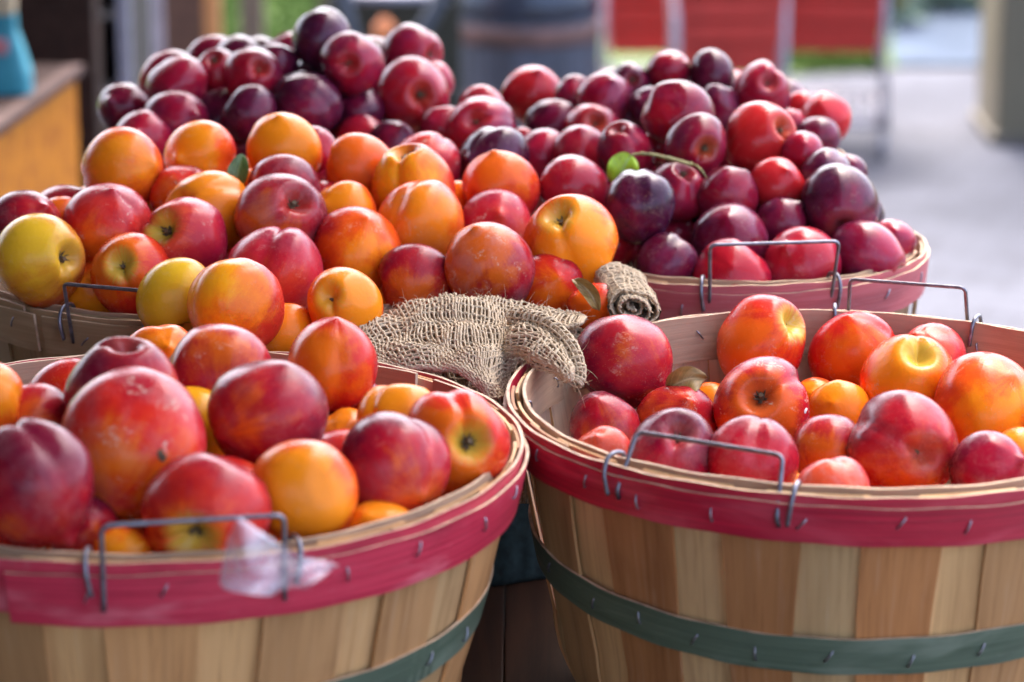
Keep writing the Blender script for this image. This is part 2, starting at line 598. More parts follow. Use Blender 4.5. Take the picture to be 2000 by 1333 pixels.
# front left: pink rim
A = Basket('splint_basket', -.221, 1.812, .222, .225, 'pink-rimmed splint basket with a plastic scrap caught in its wire handle', rot=.08, seed=11, taper=.165,
           outer=(.56, .275, .105), inner=(.70, .40, .17))
o, rf = A.hoop('inner_hoop', M_INHOOP, A.h + .003, A.h - .028, .0045, a0=2.34, sweep=6.20, inside=True)
A.staples(o, rf, [2.0, 2.75, 3.4, -2.2], A.h - .013, .0058, inside=True)
o, rf = A.hoop('rim_hoop', M_PINK, A.h + .001, A.h - .034, .0062, a0=-.29, sweep=6.36)
o, rf = A.hoop('outer_hoop', M_PINK, A.h - .006, A.h - .0385, .0090, a0=A.ang_at(20), sweep=6.02, lift_end=.0)
A.staples(o, rf, [-.6, -.12, .09, .62, .86, 1.1, 1.35], A.h - .016, .0100)
o, rf = A.hoop('middle_hoop', M_GREEN, A.h * .632, A.h * .520, .0058, a0=.9, sweep=6.4, dip=.012)
A.staples(o, rf, spaced(-.5, 1.2, 8), A.h * .576, .0070, dip=.012)
A.handle(A.ang_at(203), A.ang_at(546), up=.0245, tilt=.12, drop=.028)

# front right: red rim, half empty
B = Basket('splint_basket', .222, 1.925, .2180, .225, 'half-empty red-rimmed splint basket with bare pale staves showing inside', rot=.03, seed=23,
           outer=(.45, .195, .068), inner=(.68, .41, .18))
o, rf = B.hoop('inner_hoop', M_INHOOP, B.h + .003, B.h - .030, .0045, a0=-2.05, sweep=6.2, inside=True)
B.staples(o, rf, spaced(1.9, 4.6, 9), B.h - .013, .0058, inside=True)
o, rf = B.hoop('rim_hoop', M_RED, B.h + .001, B.h - .028, .0062, a0=2.2, sweep=6.36)
o, rf = B.hoop('outer_hoop', M_RED, B.h - .0055, B.h - .0305, .0088, a0=2.0, sweep=6.34)
B.staples(o, rf, spaced(-1.15, .95, 10), B.h - .016, .0100)
o, rf = B.hoop('middle_hoop', M_GREEN, B.h * .632, B.h * .522, .0058, a0=2.6, sweep=6.4, dip=.012)
B.staples(o, rf, spaced(-1.2, 1.0, 11), B.h * .577, .0070, dip=.012)
B.handle(B.ang_at(1224), B.ang_at(1527), up=.020, tilt=-.9, drop=.020)
B.handle(B.ang_at(1885, True), B.ang_at(1655, True), up=.026, tilt=-.3, drop=.014, off=.009)

# middle left: bare wood rim
F = Basket('splint_basket', -.220, 2.337, .220, .225, 'bare-wood-rimmed splint basket heaped with nectarines, overlap joint in its hoop', rot=.2, seed=37,
           hoop=M_BARE, outer=(.36, .24, .11), inner=(.44, .31, .15))
o, rf = F.hoop('inner_hoop', M_INHOOP, F.h + .002, F.h - .028, .0045, a0=1.5, sweep=6.2, inside=True)
o, rf = F.hoop('rim_hoop', M_BARE, F.h + .001, F.h - .030, .0062, a0=F.ang_at(72), sweep=6.25)
o, rf = F.hoop('outer_hoop', M_BARE, F.h - .003, F.h - .032, .0088, a0=F.ang_at(98), sweep=6.25)
F.staples(o, rf, [F.ang_at(52), F.ang_at(165), F.ang_at(330)], F.h - .015, .0100)
F.hoop('middle_hoop', M_BARE, F.h * .652, F.h * .545, .0058, a0=1.9, sweep=6.4)
F.handle(F.ang_at(152), F.ang_at(295), up=.027, tilt=.3, drop=.020)

# middle right: rose rim, plums
C_ = Basket('splint_basket', .179, 2.376, .1495, .225, 'smaller rose-rimmed splint basket full of plums, wire handle standing over its front', rot=.1, seed=41, npair=14)
o, rf = C_.hoop('inner_hoop', M_INHOOP, C_.h + .002, C_.h - .026, .0045, a0=3.0, sweep=6.2, inside=True)
o, rf = C_.hoop('rim_hoop', M_ROSE, C_.h + .001, C_.h - .030, .0062, a0=2.2, sweep=6.36)
o, rf = C_.hoop('outer_hoop', M_ROSE, C_.h - .004, C_.h - .033, .0088, a0=2.0, sweep=6.34)
C_.staples(o, rf, [-.3, .25, .75, 1.15], C_.h - .016, .0100)
C_.hoop('middle_hoop', M_GREEN, C_.h * .652, C_.h * .545, .0058, a0=2.6, sweep=6.4)
C_.handle(C_.ang_at(1388), C_.ang_at(1614), up=.036, tilt=.25, drop=.012)

# back right and back left
D = Basket('splint_basket', .155, 2.705, .148, .225, 'rose-rimmed splint basket heaped with small plums, nearest the shopping carts', rot=.0, seed=53, npair=14)
D.hoop('inner_hoop', M_INHOOP, D.h + .002, D.h - .026, .0045, a0=3.0, sweep=6.2, inside=True)
D.hoop('rim_hoop', M_ROSE, D.h + .001, D.h - .030, .0062, a0=2.2, sweep=6.36)
D.hoop('middle_hoop', M_GREEN, D.h * .652, D.h * .545, .0058, a0=2.6, sweep=6.4)
E = Basket('splint_basket', -.214, 2.740, .168, .225, 'splint basket buried under the tallest heap of dark plums', rot=.0, seed=59, npair=14)
E.hoop('inner_hoop', M_INHOOP, E.h + .002, E.h - .026, .0045, a0=3.0, sweep=6.2, inside=True)
E.hoop('rim_hoop', M_RED, E.h + .001, E.h - .030, .0062, a0=2.2, sweep=6.36)
E.hoop('middle_hoop', M_GREEN, E.h * .652, E.h * .545, .0058, a0=2.6, sweep=6.4)
# ------------------------------------------------------------------ fruit
def fruit_mesh(name, seed, cav=.30, cavw=.23, groove=.055, tip=.06, flat=.95, lump=.02, cheek=.03, nu=56, nv=40):
    """unit fruit: stem hollow at +Z, suture down the +X meridian, small tip at -Z"""
    rg = random.Random(seed)
    ph = [rg.uniform(0, 6.28) for _ in range(8)]
    flats = [(Vector((rg.gauss(0, 1), rg.gauss(0, 1), rg.gauss(0, .5))).normalized(), rg.uniform(.80, .9)) for _ in range(3)]
    lean, oval = rg.uniform(-.08, .08), rg.uniform(.94, 1.03)
    vs, fs = [], []
    def P(th, ph_):
        sn, cs = math.sin(th), math.cos(th)
        d = ph_ if ph_ <= math.pi else ph_ - 2 * math.pi
        r = 1.0
        r += lump * (math.sin(2 * d + ph[0]) * sn + .7 * math.sin(3 * d + ph[1]) * sn * sn + .8 * math.sin(2 * th + ph[2]))
        r += cheek * math.exp(-((abs(d) - .55) / .35) ** 2) * sn * (1 if d > 0 else .45)
        wv = .13 + .07 * (1 - cs) * .5
        r -= groove * math.exp(-(d / wv) ** 2) * (sn ** .7) * (1.0 if th < 1.7 else max(.25, 1 - (th - 1.7) * .9))
        dv = Vector((sn * math.cos(ph_), sn * math.sin(ph_), cs))
        for fd, fa in flats:
            h_ = dv.dot(fd)
            if h_ > fa: r -= (h_ - fa) * .42
        x, y, z = r * sn * math.cos(ph_), r * sn * math.sin(ph_), r * cs * flat
        x += lean * z; y *= oval
        if cs > 0:
            q = math.exp(-(sn / cavw) ** 2)
            z -= cav * q
            z += .07 * math.exp(-((sn - .48) / .22) ** 2)
            # hollow runs out into the suture
            z -= .10 * math.exp(-((sn - .3) / .22) ** 2) * math.exp(-(d / .35) ** 2)
        else:
            z -= tip * math.exp(-(sn / .17) ** 2) + .02 * math.exp(-(sn / .5) ** 2)
            x += .03 * math.exp(-(sn / .2) ** 2)
        return Vector((x, y, z))
    vs.append(P(0, 0))
    for j in range(1, nv):
        u = j / nv
        th = math.pi * (u - .06 * math.sin(2 * math.pi * u))
        for i in range(nu): vs.append(P(th, 2 * math.pi * i / nu))
    vs.append(P(math.pi, 0))
    for i in range(nu): fs.append((0, 1 + i, 1 + (i + 1) % nu))
    for j in range(nv - 2):
        a, b = 1 + j * nu, 1 + (j + 1) * nu
        for i in range(nu): fs.append((a + i, b + i, b + (i + 1) % nu, a + (i + 1) % nu))
    L = 1 + (nv - 2) * nu; z = len(vs) - 1
    for i in range(nu): fs.append((L + i, z, L + (i + 1) % nu))
    me = bpy.data.meshes.new(name)
    me.from_pydata([tuple(v) for v in vs], [], fs)
    me.polygons.foreach_set('use_smooth', [True] * len(me.polygons))
    me.update()
    return me

NECT = [fruit_mesh('nectarine', 1), fruit_mesh('nectarine', 2, .33, .25, .075, .05, .92, .025), fruit_mesh('nectarine', 3, .27, .2, .045, .09, .99, .022),
        fruit_mesh('nectarine', 4, .35, .27, .09, .04, .90, .03, .05), fruit_mesh('nectarine', 5, .28, .22, .05, .12, 1.02, .02),
        fruit_mesh('nectarine', 6, .36, .26, .10, .10, .96, .03, .06), fruit_mesh('nectarine', 7, .30, .24, .065, .18, 1.0, .028), fruit_mesh('nectarine', 8, .32, .22, .06, .05, .94, .035, .045)]
PLUM = [fruit_mesh('plum', 11, .22, .20, .03, .05, .97, .018), fruit_mesh('plum', 12, .26, .22, .04, .10, 1.0, .022), fruit_mesh('plum', 13, .20, .18, .025, .16, 1.06, .02),
        fruit_mesh('plum', 14, .30, .25, .045, .04, .92, .02),
        fruit_mesh('plum', 15, .26, .22, .06, .14, 1.02, .03, .05), fruit_mesh('plum', 16, .22, .2, .03, .20, 1.08, .025)]
for me in NECT: me.materials.append(M_NECT)
for me in PLUM: me.materials.append(M_PLUM)

def stem_mesh(seed):
    rg = random.Random(seed)
    vs, fs = [], []
    tube(vs, fs, [(0, 0, .44), (.01, .005, .60), (.02, 0, .70), (.03, .01, .76 + rg.uniform(0, .05))], [.085, .075, .055, .045], 9)
    for k in range(9):
        a = 2 * math.pi * k / 9 + rg.uniform(-.3, .3)
        l = rg.uniform(.08, .17)
        c, s_ = math.cos(a), math.sin(a)
        tube(vs, fs, [(c * .03, s_ * .03, .62), (c * .09, s_ * .09, .69 + rg.uniform(-.01, .03)), (c * l, s_ * l, .72 + rg.uniform(0, .08))], [.03, .022, .006], 5)
    me = bpy.data.meshes.new('stem')
    me.from_pydata([tuple(v) for v in vs], [], fs)
    me.materials.append(M_STEM)
    return me
M_FLECK = simple('white_fleck', (.80, .74, .66), .5)
STEMS = [stem_mesh(k) for k in range(4)]

PAL = {  # ground, middle, blush : colours of the skin itself
    'y': ((.90, .37, .010), (.86, .19, .009), (.56, .03, .014)),
    'v': ((.74, .43, .018), (.72, .31, .016), (.46, .08, .02)),
    'o': ((.92, .25, .008), (.82, .095, .008), (.52, .012, .014)),
    'r': ((.86, .14, .008), (.66, .024, .012), (.36, .007, .020)),
    'k': ((.68, .08, .03), (.56, .022, .030), (.36, .008, .032)),
    'c': ((.68, .11, .010), (.42, .009, .018), (.17, .005, .022)),
    'p': ((.40, .008, .030), (.20, .005, .028), (.080, .004, .022)),
    'd': ((.20, .006, .028), (.085, .005, .023), (.036, .004, .017)),
    'e': ((.42, .010, .022), (.27, .004, .022), (.11, .003, .020)),
    's': ((.52, .016, .018), (.37, .005, .020), (.18, .003, .020)),
}
# basket, kind, x, y, r (photo px), stem (dx, dy[, -1 = hidden side]) or None, suture angle, palette, light patch (dx, dy, width), extras, label
FR = [
# --- pink-rimmed basket
('A', 'n', 65, 945, 117, (-.5, -.85, -1), 100, 'c', (.1, .8, 1.0), {'bloom': .35}, 'large crimson nectarine at the bottom left, biggest dark one inside the pink rim'),
('A', 'n', 262, 868, 129, (.3, -.8, -1), None, 'r', (-.1, .45, .45), {'blem': (.46, .10, 'b'), 'scab': .8, 'bloom': .5}, 'large red-orange nectarine with pale scuffed cheek and small black nick'),
('A', 'n', 522, 812, 109, (.75, -.35, -1), 200, 'c', (-.25, .05, .86), {'bloom': .3}, 'crimson-purple nectarine with one upright orange stripe down its face'),
('A', 'n', 238, 772, 101, (.05, -.92), 100, 'c', (.75, .35, .72), {'bloom': .3}, 'dark crimson nectarine whose pale stem groove points up, behind the big scuffed one'),
('A', 'n', 425, 733, 92, (-.1, -.7, -1), None, 'c', (.35, -.3, .62), {'scab': .3}, 'glossy red nectarine with orange shoulder below the tall yellow-orange one'),
('A', 'n', 648, 712, 92, (-.1, .95, -1), None, 'r', (-.35, .1, .2), {}, 'egg-shaped bright red nectarine standing highest at the edge of the burlap'),
('A', 'n', 594, 960, 101, (.55, -.6, -1), 300, 'o', (-.1, .1, -.1), {'scab': .15}, 'orange nectarine at the front, above the plastic scrap'),
('A', 'n', 402, 995, 116, (-.15, .42), 200, 'r', (-.2, .55, .55), {'hollow': .9, 'bloom': .15, 'd': 1.722}, 'red nectarine behind the blurred wire handle, yellow streak round its stem'),
('A', 'n', 767, 910, 98, (-.5, -.5, -1), None, 'c', (.35, .55, .72), {'bloom': .35, 'dots': .5}, 'raspberry-red nectarine with dusty pointed tip facing right'),
('A', 'n', 892, 866, 99, (.30, -.05), 95, 'r', (-.35, .15, .1), {'hollow': .9}, 'red-orange nectarine with stem hollow facing right, against the pink rim'),
('A', 'n', 782, 825, 78, (-.5, .2), None, 'o', (0, -.2, -.4), {'dots': .2}, 'plain orange nectarine under the burlap edge with a dark stem end'),
('A', 'n', 680, 864, 62, None, None, 'o', (.1, -.4, -.2), {'lo': .012}, 'orange nectarine mostly hidden between the striped crimson and raspberry ones'),
('A', 'n', 742, 1052, 76, None, None, 'o', (.0, -.5, -.2), {'lo': .010, 'k': 100}, 'half-hidden pale orange nectarine lowest against the front pink rim'),
('A', 'n', -32, 782, 70, None, None, 'o', (.4, -.2, .2), {}, 'orange-red nectarine cut off by the left picture edge'),
('A', 'n', 65, 836, 84, (.6, -.1, -1), 20, 'c', (-.4, .2, .45), {'dots': .5, 'lo': .006}, 'streaked orange and crimson nectarine behind the large dark one at the left'),
('A', 'n', 372, 838, 80, None, None, 'y', (.4, -.2, -.3), {'lo': .014}, 'yellow nectarine showing only a sliver between the scuffed and striped ones'),
('A', 'n', 165, 1042, 66, None, None, 'c', (.3, .2, .9), {'lo': .02}, 'shadowed crimson nectarine under the scuffed one, beside the wire hook'),
('A', 'n', 240, 1088, 56, None, None, 'o', (0, -.3, .2), {'lo': .025}, 'orange nectarine peeping just over the front rim inside the handle'),
# --- junction of pink and bare-wood baskets
('J', 'n', 313, 700, 64, None, 90, 'o', (0, -.2, .1), {'lo': .010}, 'brownish orange nectarine wedged below the olive-yellow one at the rear pink rim'),
('J', 'n', 460, 598, 88, (.5, -.8, -1), None, 'y', (-.5, -.2, .42), {'dots': .6, 'shape': 0}, 'yellow-orange nectarine with soft red flush standing tall at the centre-left'),
('J', 'n', 345, 584, 72, (.35, .8), None, 'v', (-.3, -.2, .1), {}, 'olive-yellow nectarine tucked behind the tall yellow-orange one'),
('J', 'n', 548, 655, 64, None, None, 'o', (.2, .1, -.2), {'lo': .012}, 'shaded orange nectarine between the tall yellow-orange and the egg-shaped red'),
# --- bare-wood basket
('F', 'n', 78, 508, 82, (.80, -.06), 250, 'v', (-.2, -.35, .42), {'hollow': .6, 'shape': 0, 'dots': .8}, 'yellow nectarine with dark stem hollow facing right, over the bare wood rim'),
('F', 'n', 209, 446, 81, (-.2, .8, -1), None, 'r', (-.1, .6, .55), {'scab': .8, 'bloom': .2}, 'red nectarine with tan scuff marks, second from the left on the bare-wood basket'),
('F', 'n', 362, 474, 82, (-.48, -.33), 150, 'k', (-.6, -.2, .55), {'hollow': 1.0, 'scab': .35, 'dots': .6}, 'pinkish nectarine with yellow-green stem hollow at its upper left'),
('F', 'n', 258, 540, 74, (-.17, -.25), 290, 'r', (-.3, -.3, .2), {'hollow': 1.0, 'd': 2.228}, 'red and yellow nectarine whose thin curved stalk lies just behind the wire handle'),
('F', 'n', 176, 572, 57, None, None, 'o', (0, .2, .0), {'lo': .012}, 'small orange nectarine low behind the wire handle of the bare-wood basket'),
('F', 'n', 538, 533, 85, (.25, -.72, -1), 88, 'k', (-.1, .6, .65), {'bloom': .3}, 'rosy red nectarine with deep groove notching its top'),
('F', 'n', 672, 598, 70, (-.32, -.2), 280, 'o', (.2, -.2, -.2), {'hollow': .5, 'd': 2.150}, 'orange nectarine with open dark stem hollow, left of the burlap'),
('F', 'n', 695, 490, 81, (-.3, .7, -1), None, 'o', (.50, .15, .42), {'scab': .3, 'shape': 0}, 'smooth orange nectarine with yellow side, above the open stem hollow one'),
('F', 'n', 820, 438, 81, (.35, -.8, -1), 100, 'o', (-.1, .2, -.1), {'dots': .8, 'scab': .3, 'bloom': .2}, 'freckled orange-pink nectarine largest in the middle of the heap'),
('F', 'n', 549, 428, 82, (.45, -.42), 210, 'c', (-.45, .45, .55), {'bloom': .55}, 'purple-crimson nectarine with crooked dented stem end'),
('F', 'n', 407, 415, 76, (-.58, -.18), None, 'o', (0, 0, -.7), {'hollow': .3}, 'plain yellow-orange nectarine with tiny stem hole on its left'),
('F', 'n', 357, 385, 57, None, None, 'r', (-.2, .5, .3), {'scab': 1.0, 'bloom': .3}, 'scabby red nectarine behind the plain yellow-orange one'),
('F', 'n', 297, 395, 46, None, None, 'y', (-.2, -.4, .1), {'lo': .008}, 'small yellow nectarine with red underside, deep behind the scuffed red one'),
('F', 'n', 240, 331, 76, (-.85, .1, -1), None, 'o', (.0, -.1, .3), {'dots': .2, 'bloom': .15}, 'broad orange-red nectarine topmost at the left back of the bare-wood heap'),
('F', 'n', 391, 306, 66, (.55, -.1, -1), 350, 'o', (-.4, -.2, .0), {'scab': .3}, 'orange nectarine with red grooved right side, left of the dark leaf'),
('F', 'n', 556, 295, 66, (0, .8, -1), None, 'o', (-.1, -.2, -.4), {}, 'bright orange nectarine highest of the heap, right of the dark leaf'),
('F', 'p', 612, 300, 46, None, None, 'e', (.3, 0, .3), {}, 'crimson plum peeking out right behind the highest orange nectarine'),
('F', 'n', 553, 374, 66, (-.4, -.4, -1), None, 'c', (-.5, .3, .8), {'bloom': .5}, 'dusky crimson nectarine behind the one with the crooked stem end'),
('F', 'n', 672, 422, 60, None, None, 'o', (-.1, 0, -.1), {'dots': .5, 'lo': .004}, 'orange nectarine half hidden left of the freckled orange-pink one'),
('F', 'n', 702, 332, 68, (.2, -.6, -1), None, 'r', (-.1, -.2, -.1), {'bloom': .2}, 'orange-red nectarine behind and left of the yellow grooved one'),
('F', 'n', 808, 364, 76, (-.2, -.9), 265, 'y', (-.5, .1, .3), {'hollow': .3}, 'yellow and pink nectarine with a clear groove down its face'),
('F', 'n', 835, 326, 64, (.3, -.6, -1), 60, 'k', (-.4, -.2, .65), {'scab': 1.0, 'bloom': .4}, 'dusty pink nectarine with scabby top behind the grooved yellow one'),
('F', 'n', 979, 371, 68, (.1, .9, -1), None, 'r', (-.1, -.6, .2), {}, 'orange-red nectarine at the border with the dark plums, no stem showing'),
('F', 'n', 968, 441, 66, None, None, 'k', (.3, .6, .6), {'scab': .8, 'dots': .8, 'bloom': .3}, 'red nectarine with pale flecks, right of the freckled orange-pink one'),
('M', 'n', 1115, 476, 84, (-.32, -.62), 285, 'o', (.1, .3, -.1), {'d': 2.27, 'hollow': .8, 'scab': .2}, 'golden nectarine with stem facing up and deep groove, beside the dark plums'),
('M', 'n', 957, 523, 79, (.2, .8, -1), None, 'c', (-.4, -.3, .35), {'d': 2.235, 'bloom': .7, 'scab': .6, 'dots': .6}, 'brown-orange and purple nectarine with powdery bloom, sitting on the burlap'),
('M', 'n', 812, 553, 72, (.1, -.5, -1), None, 'c', (-.2, .6, .5), {'d': 2.245, 'dots': .9, 'bloom': .15}, 'dark red freckled nectarine behind the burlap, left of the powdery one'),
('M', 'n', 1075, 558, 60, None, None, 'r', (-.3, .3, .45), {'d': 2.25, 'scab': .3, 'bloom': 0.0, 'dots': .1, 'shape': 0}, 'pinkish red nectarine right of the powdery one on the burlap'),
('M', 'n', 1165, 602, 49, None, None, 'r', (-.3, .3, .2), {'d': 2.215, }, 'small red-orange nectarine under the curled brown leaf'),
('F', 'n', 48, 440, 64, (-.6, .5, -1), None, 'c', (.7, .2, .92), {'bloom': .3, 'scab': .3}, 'dark crimson nectarine at the far left edge above the yellow one'),
('F', 'n', 115, 425, 41, None, None, 'r', (0, 0, .1), {}, 'small coral red nectarine behind the yellow one at the left edge'),
('F', 'n', 735, 585, 30, None, None, 'o', (0, 0, 0), {'lo': .015}, 'orange nectarine sliver behind the freckled dark red one'),
('F', 'n', 893, 400, 42, None, None, 'o', (0, 0, 0), {'lo': .012}, 'orange nectarine sliver right of the freckled orange-pink one'),
('F', 'n', 488, 368, 42, None, None, 'r', (0, 0, -.1), {'lo': .008}, 'coral nectarine sliver under the dark leaf'),
# --- tall plum heap
('E', 'p', 630, 78, 58, (-.9, 0, -1), None, 'd', (.5, .5, .85), {'bloom': .35}, 'blackish purple plum at the very top of the tallest heap'),
('E', 'p', 687, 124, 56, (-.05, .1), None, 'p', (.2, .3, .5), {'bloom': .3}, 'round wine-red plum just below and right of the topmost plum'),
('E', 'p', 805, 105, 54, (.75, .1), 30, 'p', (.3, .4, .4), {'bloom': .3}, 'lobed purple plum with cleft, behind the red plum with open stem hollow'),
('E', 'p', 807, 188, 69, (.30, .02), 280, 's', (.1, .3, .3), {'bloom': .4, 'hollow': .4}, 'large red plum with open stem hollow on the right of the tallest heap'),
('E', 'p', 594, 210, 70, (.4, .7, -1), None, 'd', (.4, .3, .7), {'bloom': .35}, 'largest dark purple plum in the middle of the tallest heap'),
('E', 'p', 487, 225, 54, None, None, 'd', (.2, -.2, .9), {'bloom': .2}, 'dull blackish plum left of the largest dark purple plum'),
('E', 'p', 348, 169, 55, (.2, -.2, -1), None, 'p', (.2, .0, .5), {'bloom': .3}, 'smooth maroon plum standing up at the left of the tallest heap'),
('E', 'p', 248, 216, 52, None, None, 'd', (.1, -.2, .6), {'bloom': .1}, 'shadowed maroon plum leftmost of the tallest heap'),
('E', 'p', 424, 140, 43, (-.1, -.6), 250, 'e', (-.2, .2, .4), {'bloom': .2}, 'small crimson plum with a faint cleft, behind the smooth maroon one'),
('E', 'p', 495, 153, 55, (.3, -.3), 240, 'e', (-.3, .4, .3), {'bloom': .25}, 'bright crimson plum with dent, left of the blackish top plum'),
('E', 'p', 537, 129, 40, None, None, 'd', (.3, -.2, .7), {'bloom': .35}, 'dark plum tucked behind the bright crimson dented plum'),
('E', 'p', 343, 240, 58, None, None, 'p', (.2, -.2, .7), {'bloom': .3}, 'purple plum with rounded top directly below the smooth maroon one'),
('E', 'p', 278, 278, 55, None, None, 'p', (.3, -.1, .5), {'bloom': .3}, 'purple plum lowest at the left, just behind the broad orange-red nectarine'),
('E', 'p', 610, 142, 32, None, None, 'd', (0, 0, 1), {'lo': .01}, 'near-black plum in the gap under the topmost plum'),
('E', 'p', 422, 202, 48, None, None, 'd', (0, 0, 1), {'lo': .008}, 'near-black plum in the gap below the small crimson plum'),
('E', 'p', 843, 162, 42, None, None, 'p', (.4, -.2, .2), {'bloom': .45}, 'mauve plum behind the red plum with open stem hollow'),
('E', 'p', 700, 217, 47, None, None, 'd', (0, -.2, .9), {'lo': .006}, 'dark plum sunk between the largest purple plum and the open hollow one'),
('E', 'p', 707, 272, 46, None, None, 'e', (-.3, -.2, .3), {'bloom': .1}, 'crimson plum low on the tallest heap, above the orange-red nectarine'),
('E', 'p', 765, 288, 46, None, None, 'd', (.1, -.3, .8), {'bloom': .2}, 'dark plum just behind the dusty pink scabby nectarine'),
('E', 'p', 458, 285, 44, None, None, 'd', (0, 0, .8), {'k': -80}, 'dark plum between the dark leaf and the tallest heap'),
('E', 'p', 868, 256, 46, None, None, 'p', (.1, -.1, .2), {'bloom': .25}, 'maroon plum at the valley between the two plum heaps'),
# --- plums of the two right-hand baskets
('V', 'p', 944, 258, 64, (-.2, -.3), 20, 'p', (-.3, -.1, .3), {'bloom': .5}, 'dusky purple plum with red dented top, in the valley of the plums'),
('V', 'p', 940, 212, 42, None, None, 'e', (-.2, -.2, .1), {'bloom': .2}, 'red plum cap behind the dusky purple dented plum'),
('D', 'p', 1040, 187, 55, (-.2, .7, -1), None, 's', (.0, .0, .1), {'bloom': .15}, 'tall red plum standing in front of the barrel'),
('D', 'p', 1122, 185, 35, None, None, 'p', (0, .2, .6), {'bloom': .4}, 'small purple plum between the tall red plum and its red and violet neighbour'),
('D', 'p', 1180, 200, 53, (-.3, .6, -1), None, 'e', (-.3, .1, .45), {'bloom': .5}, 'half red half violet plum, second right of the tall red plum'),
('D', 'p', 1230, 165, 40, (.1, -.2), 270, 'd', (.2, .3, .6), {'bloom': .4}, 'dark plum with pale cleft, under the cart with its red end panel'),
('V', 'p', 1080, 243, 50, None, None, 'd', (.3, 0, .5), {'bloom': .25}, 'dark plum at the foot of the tall red plum'),
('V', 'p', 1158, 262, 55, (.05, -.35), 240, 'e', (-.4, -.2, .4), {'hollow': .5, 'bloom': .2}, 'red plum with stem hollow facing up, in front of the half violet plum'),
('C', 'p', 964, 318, 66, None, 90, 'd', (0, .5, .8), {'bloom': .5}, 'blue-black plum behind the orange-red nectarine at the border'),
('V', 'p', 1062, 305, 50, None, None, 'p', (.2, -.1, .4), {'bloom': .35}, 'maroon plum right of the blue-black plum'),
('V', 'p', 1022, 276, 24, None, None, 'e', (0, 0, .2), {'lo': .006}, 'tiny glimpse of red plum between dusky purple and maroon plums'),
('C', 'p', 1134, 305, 54, (0, .8, -1), None, 'e', (-.1, .1, .3), {'bloom': .15}, 'plain crimson plum in front of the one with stem hollow facing up'),
('C', 'p', 1222, 300, 53, (-.3, -.75), 320, 'p', (.4, .1, .5), {'bloom': .3, 'dots': .5}, 'maroon plum leaning behind the bright green leaf'),
('C', 'p', 1285, 287, 30, None, None, 'e', (0, 0, .2), {'lo': .006}, 'crimson plum glimpsed above the leafy twig'),
('D', 'p', 1270, 210, 38, None, None, 'd', (0, 0, .9), {'bloom': .4}, 'dark plum with silvery rim between the half violet and the broad crimson plums'),
('C', 'p', 1324, 224, 65, (.2, -.4, -1), None, 'e', (-.2, .4, .4), {'bloom': .4}, 'broad crimson-purple plum in the middle of the right-hand plum heap'),
('D', 'p', 1305, 140, 40, None, None, 'e', (0, .1, .5), {'bloom': .3}, 'red-brown plum farthest back below the red cart panel'),
('D', 'p', 1390, 145, 44, (.6, .3, -1), None, 'd', (.2, .1, .9), {'bloom': .2}, 'blackish plum standing farthest back of the right-hand heap'),
('D', 'p', 1402, 207, 41, None, 70, 'd', (.1, .2, .5), {'bloom': .55}, 'slate-violet plum with ridge, under the blackish farthest plum'),
('D', 'p', 1490, 180, 53, (.12, -.25), 60, 'p', (-.3, .1, .2), {'bloom': .5, 'hollow': .3}, 'mauve-pink plum with dented stem end, at the back by the cart wheels'),
('D', 'p', 1567, 211, 32, None, None, 's', (0, 0, .1), {'bloom': .2}, 'little red plum next to the outermost round red plum'),
('D', 'p', 1612, 232, 47, (.4, .5, -1), None, 's', (-.1, .1, -.1), {'bloom': .1}, 'round red plum outermost at the far right, above the rear rim'),
('D', 'p', 1597, 270, 40, None, None, 'd', (.1, .1, .6), {'bloom': .5}, 'slate-purple plum directly under the outermost round red plum'),
('C', 'p', 1568, 298, 40, None, None, 'p', (-.1, .2, .2), {'bloom': .55}, 'mauve plum right of the large bright red plum'),
('C', 'p', 1484, 272, 65, (.62, -.25), 300, 's', (.0, -.1, -.2), {'hollow': .6, 'dots': .3}, 'large bright red plum, brightest of the right-hand heap'),
('C', 'p', 1359, 286, 59, (.32, .14), 240, 'e', (.3, .5, .65), {'hollow': .8, 'bloom': .3}, 'dark red plum with stem in orange hollow facing forward'),
('C', 'p', 1120, 370, 64, (-.1, -.8, -1), None, 'e', (.1, -.1, .1), {'bloom': .2}, 'glossy crimson plum beside the golden grooved nectarine'),
('C', 'p', 1250, 404, 70, (-.1, -.85, -1), 95, 'd', (-.6, .5, .75), {'bloom': .45, 'dots': .9}, 'big speckled blue-purple plum under the bright green leaf'),
('C', 'p', 1322, 375, 57, (.25, -.75), 280, 'p', (.4, .4, .35), {'bloom': .4}, 'violet plum holding the leafy twig in its stem hollow'),
('C', 'p', 1423, 384, 56, None, None, 'e', (.2, .4, .5), {'bloom': .4}, 'crimson-violet plum right of the twig-bearing plum'),
('C', 'p', 1518, 362, 49, (-.3, .5, -1), None, 's', (.1, -.1, -.3), {'dots': .3}, 'small scarlet plum directly below the large bright red plum'),
('C', 'p', 1638, 403, 71, (.0, .52), 280, 'd', (.2, .5, .6), {'bloom': .35, 'hollow': .3}, 'large dark maroon plum with stem end facing down, at the right edge'),
('C', 'p', 1612, 346, 50, (.3, -.3, -1), 60, 'd', (0, 0, .8), {'bloom': .4}, 'dark ridged plum just behind the large dark maroon plum'),
('C', 'p', 1660, 336, 32, None, None, 'd', (0, 0, .5), {'bloom': .4}, 'small violet plum behind the dark ridged plum by the rim'),
('C', 'p', 1426, 472, 74, None, None, 'd', (.2, -.1, .3), {'bloom': .65}, 'dusty violet plum behind the wire handle bar, largest of the low row'),
('C', 'p', 1525, 438, 47, None, 40, 'd', (0, 0, .5), {'bloom': .25}, 'dark maroon plum between the dusty violet and the stem-down plums'),
('C', 'p', 1690, 503, 66, (.8, .4), 330, 'p', (.5, .2, .5), {'bloom': .5}, 'purple plum with a bumpy right end, against the rose rim'),
